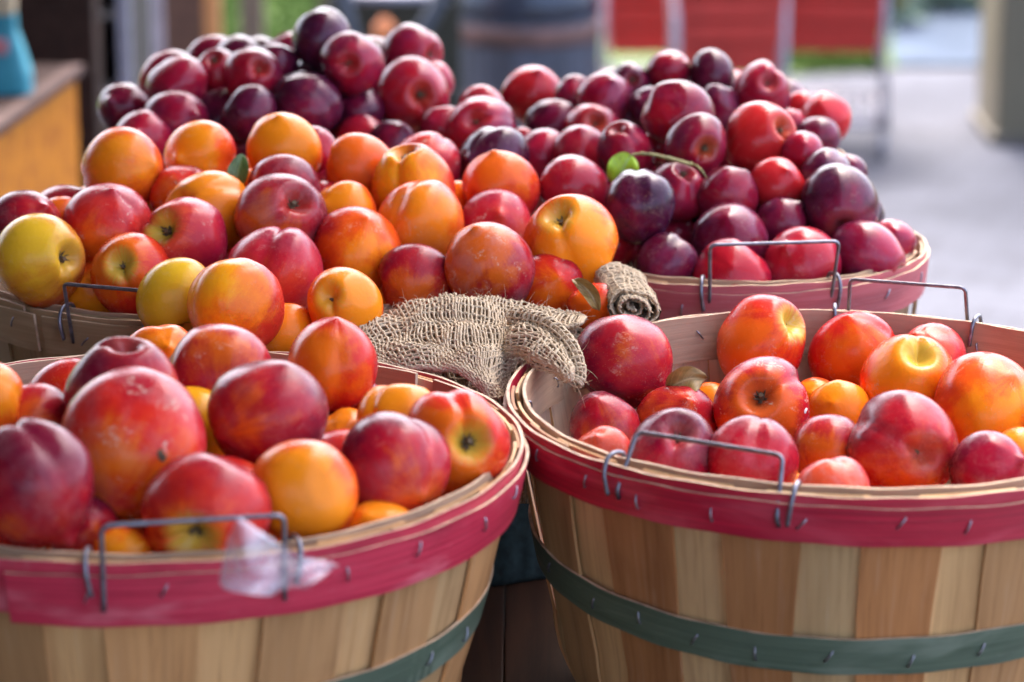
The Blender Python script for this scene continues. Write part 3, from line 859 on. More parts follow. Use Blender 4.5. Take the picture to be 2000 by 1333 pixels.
('C', 'p', 1740, 475, 46, None, None, 'p', (0, 0, .3), {'bloom': .45}, 'mauve plum at the far right tucked inside the rose rim'),
('C', 'p', 1565, 522, 71, None, None, 'e', (.0, -.2, .1), {'bloom': .3}, 'crimson plum seen through the right part of the wire handle'),
('C', 'p', 1430, 545, 73, None, None, 'e', (.1, -.2, .2), {'bloom': .3}, 'crimson plum framed by the left part of the wire handle'),
('C', 'p', 1300, 520, 63, (.5, -.4, -1), 60, 'd', (.3, .2, .6), {'bloom': .5}, 'blue-purple plum left of the wire handle, above the burlap roll'),
('C', 'p', 1316, 464, 45, None, None, 'p', (-.2, 0, .1), {'bloom': .3, 'lo': .004}, 'small reddish plum behind the blue-purple plum over the burlap roll'),
('C', 'p', 1197, 475, 44, None, None, 'e', (.3, 0, .1), {'bloom': .2, 'lo': .004}, 'crimson plum sandwiched between golden nectarine and speckled plum'),
('D', 'p', 1443, 212, 24, None, None, 'd', (0, 0, .9), {'bloom': .3, 'lo': .006}, 'dark plum sliver between slate-violet and mauve-pink plums'),
('D', 'p', 1545, 242, 26, None, None, 'p', (0, 0, .1), {'bloom': .4, 'lo': .004}, 'pink plum sliver behind the large bright red plum'),
# --- half-empty basket
('B', 'n', 1217, 706, 86, (-.75, -.5, -1), 230, 'c', (.3, -.3, .95), {'bloom': .2, 'scab': .3, 'dots': .6}, 'plum-coloured nectarine with pointed tip, against the bare inside staves'),
('B', 'n', 1180, 838, 73, (.2, .8, -1), None, 'c', (.1, .3, .7), {'bloom': .4, 'dots': .6, 'lo': .014}, 'rosy mauve nectarine below the plum-coloured pointed one'),
('B', 'n', 1178, 888, 52, None, None, 'k', (0, -.2, .2), {'bloom': .2, 'lo': .010}, 'small salmon red nectarine lowest at the left inside the red rim'),
('B', 'n', 1322, 832, 73, (-.2, .5, -1), None, 'c', (-.4, .3, .3), {'scab': .35, 'lo': .012}, 'scratched orange-crimson nectarine behind the purple dimpled one'),
('B', 'n', 1313, 893, 84, (.12, -.55), 250, 'p', (-.1, .5, .5), {'bloom': .6}, 'purple nectarine with dimpled top under the front wire handle'),
('B', 'n', 1470, 900, 78, (.2, -.75, -1), 80, 'e', (-.1, .3, .1), {'bloom': .35}, 'crimson nectarine with wrinkled top beside the purple dimpled one'),
('B', 'n', 1490, 796, 92, (-.12, -.28), 40, 'c', (-.25, .2, .45), {'hollow': .6, 'scab': .9, 'dots': .9, 'blem': (.82, .08, 'w')}, 'red and yellow nectarine with woody stem facing forward, sticker-white fleck beside'),
('B', 'n', 1487, 669, 84, (.66, -.42), 250, 'r', (-.5, .2, .2), {'hollow': 1.0, 'scab': .3}, 'orange-red nectarine with yellow hollow at upper right, under the rear wire post'),
('B', 'n', 1666, 689, 80, (.3, .8, -1), None, 'r', (.0, .3, .3), {'scab': .3}, 'coral red nectarine in the back row with a small white nick'),
('B', 'n', 1777, 751, 94, (.1, -.66), None, 'o', (-.2, .1, .15), {'hollow': 1.0, 'scab': .4, 'dots': .3}, 'orange nectarine with deep yellow stemless hollow on top'),
('B', 'n', 1822, 702, 62, None, None, 'k', (-.3, -.4, .4), {'bloom': .5}, 'mauve nectarine behind the one with deep yellow hollow'),
('B', 'n', 1928, 795, 97, (-.4, .6, -1), None, 'o', (.1, .1, .25), {'dots': .8, 'scab': .3}, 'large plain orange nectarine at the right picture edge'),
('B', 'n', 1763, 872, 97, (.25, .10), 150, 'c', (.1, .4, .75), {'bloom': .4, 'hollow': .5}, 'big dusty crimson nectarine with stem hollow facing forward at the front rim'),
('B', 'n', 1622, 886, 70, (.4, -.6, -1), 40, 'c', (-.4, .4, .45), {'dots': .6, 'scab': .3, 'lo': .006}, 'bruised dark red nectarine between the crimson wrinkled and dusty ones'),
('B', 'n', 1640, 802, 55, None, None, 'o', (0, -.1, -.2), {'lo': .012}, 'orange nectarine low between the woody stem one and the yellow hollow one'),
('B', 'n', 1592, 790, 48, None, None, 'o', (0, 0, -.1), {'lo': .02}, 'amber nectarine deep behind the woody stem one'),
('B', 'n', 1385, 792, 43, None, None, 'o', (0, 0, -.1), {'lo': .02}, 'amber nectarine deep at the left of the woody stem one'),
('B', 'n', 1625, 962, 66, None, 80, 'k', (0, -.4, .2), {'bloom': .7, 'lo': .004}, 'pink folded nectarine barely rising over the front rim by the hook'),
('B', 'n', 1930, 917, 68, None, None, 'p', (.0, .0, .4), {'bloom': .55}, 'violet nectarine lowest at the right, against the red rim'),
('B', 'n', 1990, 880, 42, None, None, 'o', (0, 0, 0), {'lo': .01}, 'orange nectarine between the violet one and the picture edge'),
]

HEAPS = [(A.x, A.y, .222, .030), (F.x, F.y, .220, .068), (C_.x, C_.y, .168, .064), (D.x, D.y, .165, .088), (E.x, E.y, .182, .118),
         (.0, 2.42, .17, .046), (-.01, 2.60, .14, .046)]
def heap_z(x, y, which):
    if which == 'B':
        return RIM - .022
    z = RIM + (.022 if which in 'MJ' else .004)
    for (hx, hy, R, a) in HEAPS:
        q = ((x - hx) ** 2 + (y - hy) ** 2) / (R * R)
        if q < 1.25: z = max(z, RIM + .006 + a * (1 - q ** 1.8))
    return z

YR = {'E': (E.y - .17, E.y + .12), 'D': (D.y - .15, D.y + .11), 'F': (F.y - .23, F.y + .17), 'C': (C_.y - .2, C_.y + .13), 'V': (2.38, 2.68)}
WALLS = {'A': A, 'F': F, 'C': C_, 'D': D, 'B': B}
def solve():
    n = len(FR)
    dirs = np.array([list(ray(f[2], f[3])) for f in FR])
    rp = np.array([f[4] for f in FR]) / FPX
    dep = np.zeros(n)
    for i, f in enumerate(FR):
        best = None
        for k in range(900):
            d = 1.45 + k * .0018
            p = CC + ray(f[2], f[3]) * d
            g = p.z - (heap_z(p.x, p.y, f[0]) - f[9].get('lo', 0) * 1.2)
            lo_y, hi_y = YR.get(f[0], (0, 9))
            if p.y < lo_y: continue
            if p.y > hi_y: break
            if g < 0: best = (0, d); break
            if best is None or g < best[0]: best = (g, d)
        if f[0] in YR and best[0] > .004: best = (0, min(best[1], YR[f[0]][1] - .03))
        dep[i] = f[9].get('d', best[1])
    home = dep.copy()
    key = np.array([f[3] + .35 * f[4] - (90 if 'lo' in f[9] else 0) + f[9].get('k', 0) for f in FR])
    FIX = [i for i, f in enumerate(FR) if 'd' in f[9]]
    K = 1.0
    for it in range(400):
        pos = np.array([0, 0, H]) + dirs * dep[:, None]
        r = rp * dep
        dm = np.linalg.norm(pos[:, None] - pos[None], axis=2)
        need = K * (r[:, None] + r[None])
        push = np.zeros(n)
        ii, jj = np.where(np.triu(dm < need, 1))
        for i, j in zip(ii, jj):
            a, b = (i, j) if key[i] >= key[j] else (j, i)      # a nearer
            mid = .5 * (dep[a] + dep[b])
            lat = np.linalg.norm(dirs[a] - dirs[b]) * mid
            dd = math.sqrt(max(1e-9, need[i, j] ** 2 - min(lat, need[i, j]) ** 2))
            gap = dd - (dep[b] - dep[a])
            if gap > 0:
                push[a] -= gap * .22; push[b] += gap * .22
        push = np.clip(push, -.01, .01)
        push[FIX] = 0
        dep += push + ((home - dep) * .015 if it <= 330 else 0)
        for i, f in enumerate(FR):
            bs = WALLS.get(f[0])
            if bs is None or 'd' in f[9]: continue
            lim = bs.R - .0065 - r[i]
            for _ in range(60):
                p = CC + ray(f[2], f[3]) * dep[i]
                if p.z > RIM + .75 * r[i]: break
                ox, oy = p.x - bs.x, p.y - bs.y
                lm = lim + max(0, (p.z - RIM + .1 * r[i])) * 1.0
                if abs(ox) > lm * .97: lm = abs(ox) / .97 if f[0] != 'B' else lm
                ymax = math.sqrt(max(1e-6, lm * lm - min(ox * ox, lm * lm * .94)))
                if oy < -ymax - .002: dep[i] += .002
                elif oy > ymax + .002 and f[0] == 'B': dep[i] -= .002
                else: break
    pos = np.array([0, 0, H]) + dirs * dep[:, None]
    return pos, rp * dep, dep - home

POS, RAD, SHIFT = solve()

def fruit_props(o, pal, patch_local, width, ex, rg):
    c0, c1, c2 = PAL[pal]
    j = lambda c: [max(.004, v * rg.uniform(.9, 1.1)) for v in c]
    o['ground_tint'] = j(c0); o['mid_tint'] = j(c1); o['blush_tint'] = j(c2)
    o['patch'] = [float(v) for v in patch_local]; o['width'] = float(width) + {'o': .28, 'y': .25, 'r': .15, 'e': .25, 's': .2, 'v': .1}.get(pal, 0)
    o['seed'] = [rg.uniform(0, 40) for _ in range(3)]
    for kname in ('bloom', 'scab', 'dots', 'hollow'):
        o[kname] = float((.6 if kname == 'bloom' else 1) * ex.get(kname, {'bloom': .05, 'scab': .12, 'dots': .5, 'hollow': .25}[kname]))
    o['hollow_tint'] = [.62, .40, .05] if pal in 'yvork' else [.50, .10, .03]

GROUPS = {'A': 'nectarines in the pink-rimmed basket', 'J': 'nectarines in the pink-rimmed basket', 'F': 'nectarines in the bare-wood-rimmed basket',
          'M': 'nectarines in the bare-wood-rimmed basket', 'E': 'plums of the tallest heap', 'C': 'plums of the lower heap', 'V': 'plums of the lower heap', 'D': 'plums of the lower heap', 'B': 'nectarines in the half-empty basket'}
FRUIT = []
GROW = 1.095
def add_fruit(kind, pos, r, stem_dir, sut_dir, pal, patch_dir, width, ex, rg, label, group, with_stem):
    meshes = NECT if kind == 'n' else PLUM
    me = meshes[ex.get('shape', rg.randrange(len(meshes)))]
    name = 'nectarine' if kind == 'n' else 'plum'
    o = bpy.data.objects.new(name, me); COL.objects.link(o)
    z = stem_dir.normalized()
    x = (sut_dir - z * sut_dir.dot(z))
    if x.length < 1e-3: x = z.orthogonal()
    x.normalize(); y = z.cross(x)
    R = Matrix((x, y, z)).transposed()
    o.matrix_world = Matrix.Translation(pos) @ R.to_4x4() @ Matrix.Diagonal((r * GROW * rg.uniform(.97, 1.03), r * GROW * rg.uniform(.95, 1.03), r * GROW * rg.uniform(.95, 1.04), 1))
    tag(o, label, name, group)
    pl = R.inverted() @ patch_dir
    fruit_props(o, pal, pl, width, ex, rg)
    if with_stem:
        c = bpy.data.objects.new('stem', STEMS[rg.randrange(4)]); COL.objects.link(c); c.parent = o
        c.location = (0, 0, -.02 if kind == 'n' else .08); c.rotation_euler = (0, 0, rg.uniform(0, 6))
        c.scale = (1.1, 1.1, 1) if kind == 'n' else (.95, .95, .95)
    return o

for i, f in enumerate(FR):
    rg = random.Random(1000 + i * 7)
    bk, kind, px, py, rpx, st, sut, pal, lt, ex, lab = f
    if st is None:
        sd_ = img_dir(rg.uniform(-.7, .7), rg.uniform(.0, .8), -1)
    else:
        sd_ = img_dir(st[0], st[1], st[2] if len(st) > 2 else 1)
    a = math.radians(sut if sut is not None else rg.uniform(0, 360))
    sdir = CR * math.cos(a) + CU * math.sin(a) - CF * .35
    o = add_fruit(kind, Vector(POS[i]), RAD[i], sd_, sdir, pal, img_dir(lt[0], lt[1]), lt[2], ex, rg, lab, GROUPS[bk], st is not None and len(st) == 2 and lab.find('stemless') < 0)
    if 'blem' in ex:
        bx_, by_, kind_ = ex['blem']
        dl = img_dir(bx_, by_)
        deps = bpy.context.evaluated_depsgraph_get() if False else None
        inv = o.matrix_world.inverted()
        q = (inv.to_3x3() @ dl).normalized()
        best = max(o.data.vertices, key=lambda v: v.co.normalized().dot(q))
        nrm = best.normal.copy(); t1 = nrm.orthogonal().normalized(); t2 = nrm.cross(t1)
        vs, fs = [best.co + nrm * .028], []
        rr = random.Random(5)
        for k in range(11):
            a_ = 6.2832 * k / 11; w_ = (.055 if kind_ == 'b' else .045) * rr.uniform(.7, 1.2)
            vs.append(best.co + t1 * math.cos(a_) * w_ + t2 * math.sin(a_) * w_ * 1.5 + nrm * .006)
        for k in range(11): fs.append((0, 1 + k, 1 + (k + 1) % 11))
        from_data('blemish', vs, fs, M_STEM if kind_ == 'b' else M_FLECK, o)
    FRUIT.append((Vector(POS[i]), RAD[i]))

# fruit lying under the visible layer, filling the baskets
def fill():
    rg = random.Random(77)
    placed = list(FRUIT)
    vis_px = []
    for p, r in FRUIT:
        v = p - CC; d = v.dot(CF)
        vis_px.append((1000 + FPX * v.dot(CR) / d, 666.5 - FPX * v.dot(CU) / d, r / d * FPX, d))
    out = []
    for (bk, bs, kind, r0, lab, grp) in (
            ('A', A, 'n', .031, 'nectarine buried under the others in the pink-rimmed basket', GROUPS['A']),
            ('F', F, 'n', .029, 'nectarine buried under the others in the bare-wood-rimmed basket', GROUPS['F']),
            ('C', C_, 'p', .025, 'plum buried under the others in the lower heap', GROUPS['C']),
            ('D', D, 'p', .024, 'plum buried under the others in the lower heap', GROUPS['D']),
            ('E', E, 'p', .025, 'plum buried under the others in the tallest heap', GROUPS['E']),
            ('B', B, 'n', .031, 'nectarine buried under the others in the half-empty basket', GROUPS['B'])):
        n_ok = 0
        for layer in ((.040, .085, .13) if bk == 'E' else (.042, .08)):
            for t in range(420 if bk != 'B' else 900):
                a = rg.uniform(0, 6.283); q = math.sqrt(rg.random()) * (bs.R * .90 - r0)
                x, y = bs.x + math.cos(a) * q, bs.y + math.sin(a) * q
                r = r0 * rg.uniform(.88, 1.08)
                hz = heap_z(x, y, bk)
                z = hz - layer + rg.uniform(-.006, .006)
                p = Vector((x, y, z))
                if any((p - c).length < .90 * (r + rr) for c, rr in placed): continue
                v = p - CC; d = v.dot(CF)
                X, Y, Rp = 1000 + FPX * v.dot(CR) / d, 666.5 - FPX * v.dot(CU) / d, r / d * FPX
                if bk == 'B' and X < 1290 and Y < 850: continue
                bad = 0
                for s_ in range(36):
                    aa = s_ * 2.4; rr = math.sqrt((s_ + .5) / 36) * Rp
                    xx, yy = X + math.cos(aa) * rr, Y + math.sin(aa) * rr
                    if not any((xx - u) ** 2 + (yy - v_) ** 2 < w_ * w_ for u, v_, w_, dd in vis_px if dd < d + .02): bad += 1
                if bad > (10 if layer < .05 else 6): 
                    # behind the near wall of its basket is fine too
                    if not (z < RIM - .03 and y < bs.y - .08): continue
                placed.append((p, r)); n_ok += 1
                pal = rg.choice(('o', 'r', 'r', 'c') if kind == 'n' else ('d', 'p', 'd'))
                dv = lambda: Vector((rg.gauss(0, 1), rg.gauss(0, 1), rg.gauss(0, 1))).normalized()
                add_fruit(kind, p, r, dv(), dv(), pal, dv(), rg.uniform(0, .5), {}, rg, lab, grp, False)
        out.append((bk, n_ok))
    return out
print('FILL', fill(), 'shift max', float(np.abs(SHIFT).max()), 'radius range', float(RAD.min()), float(RAD.max()))
# ------------------------------------------------------------------ burlap
def burlap_material():
    k = NT('burlap_thread')
    co = k.coord()
    n1 = k.noise(co, 900, 3, .7); n2 = k.noise(co, 35, 3, .6)
    col = k.mix(k.step(n1, .3, .7), (.40, .29, .175), (.64, .51, .35))
    col = k.mix(k.math('MULTIPLY', k.step(n2, .45, .7), .5), col, (.54, .42, .28))
    k.l(col, k.p.inputs['Base Color'])
    k.p.inputs['Roughness'].default_value = .9
    k.p.inputs['Specular IOR Level'].default_value = .15
    k.bump(n1, .4, .0006)
    return k.m
M_BURLAP = burlap_material()
M_BURLAP_UNDER = simple('burlap_gap_shade', (.26, .18, .105), .95, var=.4, scale=400)  # backing sheet in darker tan, standing in for shade between the threads

def cr(p0, p1, p2, p3, t):
    return 0.5 * ((2 * p1) + (p2 - p0) * t + (2 * p0 - 5 * p1 + 4 * p2 - p3) * t * t + (3 * p1 - p0 - 3 * p2 + p3) * t ** 3)

def crumple(S, a1=.0052, f1=42, a2=.0005, f2=110):
    def T(u, v):
        p = S(u, v)
        return p + mnoise.noise_vector(p * f1) * a1 + mnoise.noise_vector(p * f2) * a2
    return T

def patch_fn(rows):
    """rows[v][u] control points -> S(u, v) with u, v in 0..1 (Catmull-Rom in both directions)"""
    nvv, nuu = len(rows), len(rows[0])
    def line(pts, t):
        m = len(pts) - 1
        x = min(max(t, 0), 1) * m; i = min(int(x), m - 1); f = x - i
        g = lambda q: pts[q] if 0 <= q <= m else (pts[0] * 2 - pts[1] if q < 0 else pts[m] * 2 - pts[m - 1])
        return cr(g(i - 1), g(i), g(i + 1), g(i + 2), f)
    def S(u, v):
        return line([line(r, u) for r in rows], v)
    return S

def weave(vs, fs, S, nu, nv, rad, amp, rg, wob=.3, skew=0.0, mats=None, under=True):
    """interlaced threads over the surface S"""
    eps = 1e-3
    def N(u, v):
        a = S(min(u + eps, 1), v) - S(max(u - eps, 0), v); b = S(u, min(v + eps, 1)) - S(u, max(v - eps, 0))
        n = a.cross(b)
        if n.length < 1e-12: n = Vector((0, -1, 0))
        n.normalize()
        if n.dot(CF) > 0: n = -n
        return n
    K = 2
    for i in range(nu):
        off = rg.uniform(-wob, wob) / nu; r = rad * rg.uniform(.65, 1.4); ph = rg.uniform(0, 6)
        pts, rr = [], []
        for j in range(nv * K + 1):
            v = j / (nv * K); u = (i + .5) / nu + off * math.sin(v * 5 + ph) + skew * (v - .5) / nu
            u = min(max(u, 0), 1)
            s_ = math.cos(math.pi * (j / K + i))
            pts.append(S(u, v) + N(u, v) * (amp * s_)); rr.append(r * rg.uniform(.8, 1.2))
        tube(vs, fs, pts, rr, 5)
    for j in range(nv):
        off = rg.uniform(-wob, wob) / nv; r = rad * rg.uniform(.65, 1.4); ph = rg.uniform(0, 6)
        pts, rr = [], []
        for i in range(nu * K + 1):
            u = i / (nu * K); v = min(max((j + .5) / nv + off * math.sin(u * 7 + ph), 0), 1)
            s_ = -math.cos(math.pi * (i / K + j))
            pts.append(S(u, v) + N(u, v) * (amp * s_)); rr.append(r * rg.uniform(.8, 1.2))
        tube(vs, fs, pts, rr, 5)
    n_thread = len(fs)
    if under:
        b = len(vs); m1, m2 = nu, nv
        for i in range(m1 + 1):
            for j in range(m2 + 1):
                u, v = .01 + .98 * i / m1, .01 + .98 * j / m2
                vs.append(S(u, v) - N(u, v) * (amp + rad * 2.2))
        for i in range(m1):
            for j in range(m2):
                fs.append((b + i * (m2 + 1) + j, b + (i + 1) * (m2 + 1) + j, b + (i + 1) * (m2 + 1) + j + 1, b + i * (m2 + 1) + j + 1))
    if mats is not None:
        mats += [0] * (n_thread - len(mats)) + [1] * (len(fs) - n_thread)

def fuzz(vs, fs, S, count, rg, lo=.003, hi=.010, edge=None, r=.00013):
    for _ in range(count):
        if edge and rg.random() < .6:
            u, v = edge(rg)
        else:
            u, v = rg.random(), rg.random()
        p = S(u, v)
        d = (-CF * rg.uniform(0, .8) + Vector((rg.gauss(0, .7), rg.gauss(0, .4), rg.gauss(.25, .7)))).normalized()
        L = rg.uniform(lo, hi)
        q = Vector((rg.gauss(0, 1), rg.gauss(0, 1), rg.gauss(-.4, 1))).normalized()
        pts = [p, p + d * L * .4 + q * L * .08, p + d * L * .75 + q * L * .28, p + d * L + q * L * .6]
        tube(vs, fs, pts, [r, r, r * .8, r * .5], 3, caps=False)

rgb_ = random.Random(5)
def row(*pts): return [at(*p) for p in pts]
main_rows = [
    row((660, 640, 2.125), (716, 618, 2.145), (796, 597, 2.160), (868, 575, 2.17), (940, 578, 2.17), (1000, 592, 2.172), (1050, 604, 2.17)),
    row((662, 674, 2.112), (726, 648, 2.122), (806, 622, 2.135), (872, 602, 2.138), (940, 610, 2.138), (1000, 622, 2.142), (1048, 632, 2.155)),
    row((668, 690, 2.10), (736, 670, 2.105), (812, 652, 2.108), (880, 640, 2.106), (946, 646, 2.105), (1002, 654, 2.115), (1040, 660, 2.14)),
    row((690, 714, 2.085), (748, 698, 2.085), (824, 686, 2.085), (892, 680, 2.080), (950, 690, 2.075), (992, 694, 2.095), (1020, 694, 2.13)),
    row((700, 724, 2.080), (756, 722, 2.075), (836, 718, 2.070), (902, 716, 2.062), (950, 742, 2.052), (980, 740, 2.080), (1000, 726, 2.12)),
    row((704, 732, 2.082), (762, 730, 2.080), (846, 726, 2.075), (908, 738, 2.058), (956, 776, 2.048), (986, 768, 2.075), (1000, 744, 2.12)),
]
S_main = crumple(patch_fn(main_rows))
# flap folded over the half-empty basket
flap_rows = [
    row((998, 640, 2.118), (1035, 632, 2.110), (1068, 640, 2.098), (1100, 668, 2.078), (1122, 702, 2.060), (1128, 738, 2.052)),
    row((990, 658, 2.098), (1028, 652, 2.082), (1060, 664, 2.068), (1088, 690, 2.050), (1112, 720, 2.035), (1116, 748, 2.034)),
    row((988, 680, 2.092), (1020, 676, 2.072), (1048, 690, 2.058), (1074, 712, 2.042), (1098, 734, 2.030), (1108, 752, 2.030)),
    row((990, 706, 2.095), (1014, 700, 2.078), (1036, 706, 2.066), (1060, 722, 2.050), (1084, 740, 2.038), (1098, 752, 2.036)),
]
S_flap = crumple(patch_fn(flap_rows))
# rolled hem along the upper edge of the flap
hem_pts = [at(1000, 618, 2.125), at(1030, 622, 2.112), at(1064, 632, 2.096), at(1096, 656, 2.076), at(1120, 690, 2.058), at(1130, 730, 2.048), at(1122, 750, 2.044)]
def S_hem(u, v):
    m = len(hem_pts) - 1; x = min(max(u, 0), 1) * m; i = min(int(x), m - 1); f = x - i
    g = lambda q: hem_pts[min(max(q, 0), m)]
    c = cr(g(i - 1), g(i), g(i + 1), g(i + 2), f)
    t = (cr(g(i - 1), g(i), g(i + 1), g(i + 2), min(f + .02, 1)) - cr(g(i - 1), g(i), g(i + 1), g(i + 2), max(f - .02, 0))).normalized()
    s_ = t.cross(CF).normalized(); k = t.cross(s_).normalized()
    a = -math.pi * .9 + v * math.pi * 1.8
    r = .0060 * (1 - .25 * u)
    return c + (s_ * math.cos(a) + k * math.sin(a)) * r * (1 if True else 0)
# strip running off to the right under the fruit
tail_rows = [
    row((990, 588, 2.185), (1040, 599, 2.185), (1090, 605, 2.18), (1134, 605, 2.178), (1150, 612, 2.175)),
    row((990, 606, 2.165), (1040, 614, 2.165), (1092, 616, 2.172), (1134, 618, 2.168), (1146, 622, 2.168)),
    row((996, 622, 2.160), (1042, 628, 2.150), (1090, 630, 2.142), (1122, 632, 2.140), (1136, 634, 2.142)),
    row((1004, 634, 2.150), (1046, 638, 2.142), (1088, 642, 2.136), (1112, 642, 2.136), (1124, 644, 2.140)),
]
S_tail = crumple(patch_fn(tail_rows))
# the part of the sack that lies under the fruit at the back
back_rows = [[Vector((x, y, z)) for x, z in ((-.10, 1.008), (-.03, 1.012), (.03, 1.012), (.085, 1.006))] for y, z in ((2.36, 1), (2.28, 1), (2.20, 1), (2.13, 1))]
back_rows.append([Vector((x * .7, 2.085, .965)) for x in (-.10, -.03, .03, .085)])
back_rows.append([Vector((x * .5, 2.075, .90)) for x in (-.10, -.03, .03, .085)])
S_back = patch_fn(back_rows)
vs, fs, mi = [], [], []
weave(vs, fs, S_main, 56, 25, .00090, .0005, rgb_, mats=mi)
weave(vs, fs, S_flap, 19, 13, .00090, .0005, rgb_, mats=mi)
weave(vs, fs, S_hem, 24, 8, .00092, .0005, rgb_, mats=mi)
weave(vs, fs, S_tail, 20, 10, .00090, .0005, rgb_, mats=mi)
weave(vs, fs, S_back, 36, 52, .0010, .0009, rgb_, mats=mi)
fuzz(vs, fs, S_main, 420, rgb_, edge=lambda g: (g.random(), g.choice((0.0, 1.0)) + 0 * g.random()))
fuzz(vs, fs, S_flap, 160, rgb_, edge=lambda g: (g.choice((1.0, g.random())), 1.0))
fuzz(vs, fs, S_hem, 130, rgb_)
fuzz(vs, fs, S_tail, 110, rgb_, edge=lambda g: (g.choice((1.0, g.random())), g.choice((0.0, 1.0))))
fuzz(vs, fs, S_flap, 6, rgb_, .008, .016, edge=lambda g: (1.0, g.random()), r=.00012)
fuzz(vs, fs, S_main, 8, rgb_, .010, .020, edge=lambda g: (g.random() * .4, 1.0), r=.00017)
mi += [0] * (len(fs) - len(mi))
bo = from_data('burlap_cloth', vs, fs, M_BURLAP)
bo.data.materials.append(M_BURLAP_UNDER)
bo.data.polygons.foreach_set('material_index', mi)
tag(bo, 'coarse tan burlap cloth with fraying edges draped between the four big baskets', 'burlap')

# the small roll of burlap beside the wire-handled plum basket
rc = at(1222, 575, 2.215)
ax = (at(1205, 540, 2.27) - at(1238, 600, 2.19)).normalized()
rs = ax.cross(Vector((0, 0, 1))).normalized(); ru = rs.cross(ax).normalized()
def S_roll(u, v):
    a = 5.2 - u * 18.8
    r = .0012 + .0160 * u
    sq = 1 + .18 * math.cos(2 * a + .6)
    p = rc + ax * ((v - .5) * .075 + .003 * math.sin(a) + .004 * math.sin(.5 * a + 1)) + (rs * math.cos(a) + ru * math.sin(a) * .85) * r * sq
    return p + mnoise.noise_vector(p * 70) * .0022
vs, fs, mi = [], [], []
weave(vs, fs, S_roll, 56, 24, .00092, .0005, rgb_, mats=mi)
fuzz(vs, fs, S_roll, 110, rgb_, .002, .006)
mi += [0] * (len(fs) - len(mi))
ro_ = from_data('burlap_roll', vs, fs, M_BURLAP)
ro_.data.materials.append(M_BURLAP_UNDER)
ro_.data.polygons.foreach_set('material_index', mi)
tag(ro_, 'small tight roll of tan burlap wedged beside the wire-handled plum basket', 'burlap')

# ------------------------------------------------------------------ leaves, twig, plastic scrap
def leaf_material(name, a, b, vein):
    k = NT(name)
    uv = k.coord('UV')
    n = k.noise(uv, 5, 4, .6)
    col = k.mix(k.step(n, .3, .7), a, b)
    sep = k.n('ShaderNodeSeparateXYZ'); k.l(uv, sep.inputs[0])
    d = k.math('ABSOLUTE', k.math('SUBTRACT', sep.outputs[0], .5))
    col = k.mix(k.step(d, .05, .015), col, vein)
    w_ = k.n('ShaderNodeTexWave'); w_.bands_direction = 'Y'; w_.inputs['Scale'].default_value = 2.2; w_.inputs['Distortion'].default_value = 2.5
    k.l(k.mapping(uv, (1, 1, 1), (0, 0, .5)), w_.inputs[0])
    col = k.mix(k.math('MULTIPLY', k.step(w_.outputs['Fac'], .82, .97), .35), col, vein)
    sp = k.noise(uv, 11, 2, .5)
    col = k.mix(k.step(sp, .68, .74), col, (.12, .05, .015))
    k.l(col, k.p.inputs['Base Color'])
    k.p.inputs['Roughness'].default_value = .5
    k.p.inputs['Subsurface Weight'].default_value = .15
    k.p.inputs['Subsurface Radius'].default_value = (.002, .003, .001)
    return k.m

def leaf(name, pts, width, m, label, cat='leaf', fold=.25, wave=.1, side=None, th=.0004, wpow=.8):
    """a leaf blade along a path of points, with a midrib fold and a little thickness"""
    path = smooth_path(pts, 6)
    n = len(path); k = 8
    vs, fs, uvs = [], [], []
    for lay in (0, 1):
        for i, p in enumerate(path):
            t = i / (n - 1)
            d = (path[min(i + 1, n - 1)] - path[max(i - 1, 0)]).normalized()
            s_ = (side or d.cross(-CF)).normalized(); nn = s_.cross(d).normalized()
            wd = width * max(.02, math.sin(math.pi * min(1, t * .96 + .02)) ** wpow)
            for j in range(k + 1):
                q = 2 * j / k - 1
                vs.append(p + s_ * (q * wd) + nn * (abs(q) * wd * fold + wave * width * math.sin(9 * t + 2 * q) * abs(q) - lay * th))
    m_ = n * (k + 1)
    for lay in (0, 1):
        for i in range(n - 1):
            for j in range(k):
                a = lay * m_ + i * (k + 1) + j
                fs.append((a, a + k + 1, a + k + 2, a + 1))
                u = lambda ii, jj: (jj / k, ii / (n - 1))
                uvs.append((u(i, j), u(i + 1, j), u(i + 1, j + 1), u(i, j + 1)))
    o = build_uv(name, vs, fs, uvs, None, [m], None)
    return tag(o, label, cat)

M_LEAF = leaf_material('fresh_leaf', (.30, .46, .012), (.42, .60, .02), (.34, .50, .10))
M_LEAFDARK = leaf_material('dark_leaf', (.055, .10, .018), (.09, .15, .03), (.14, .20, .06))
M_LEAFDRY = leaf_material('dry_leaf', (.22, .13, .03), (.34, .21, .06), (.42, .28, .10))
M_TWIG = simple('green_twig', (.26, .22, .07), .65, var=.35, scale=300, bump=.2)

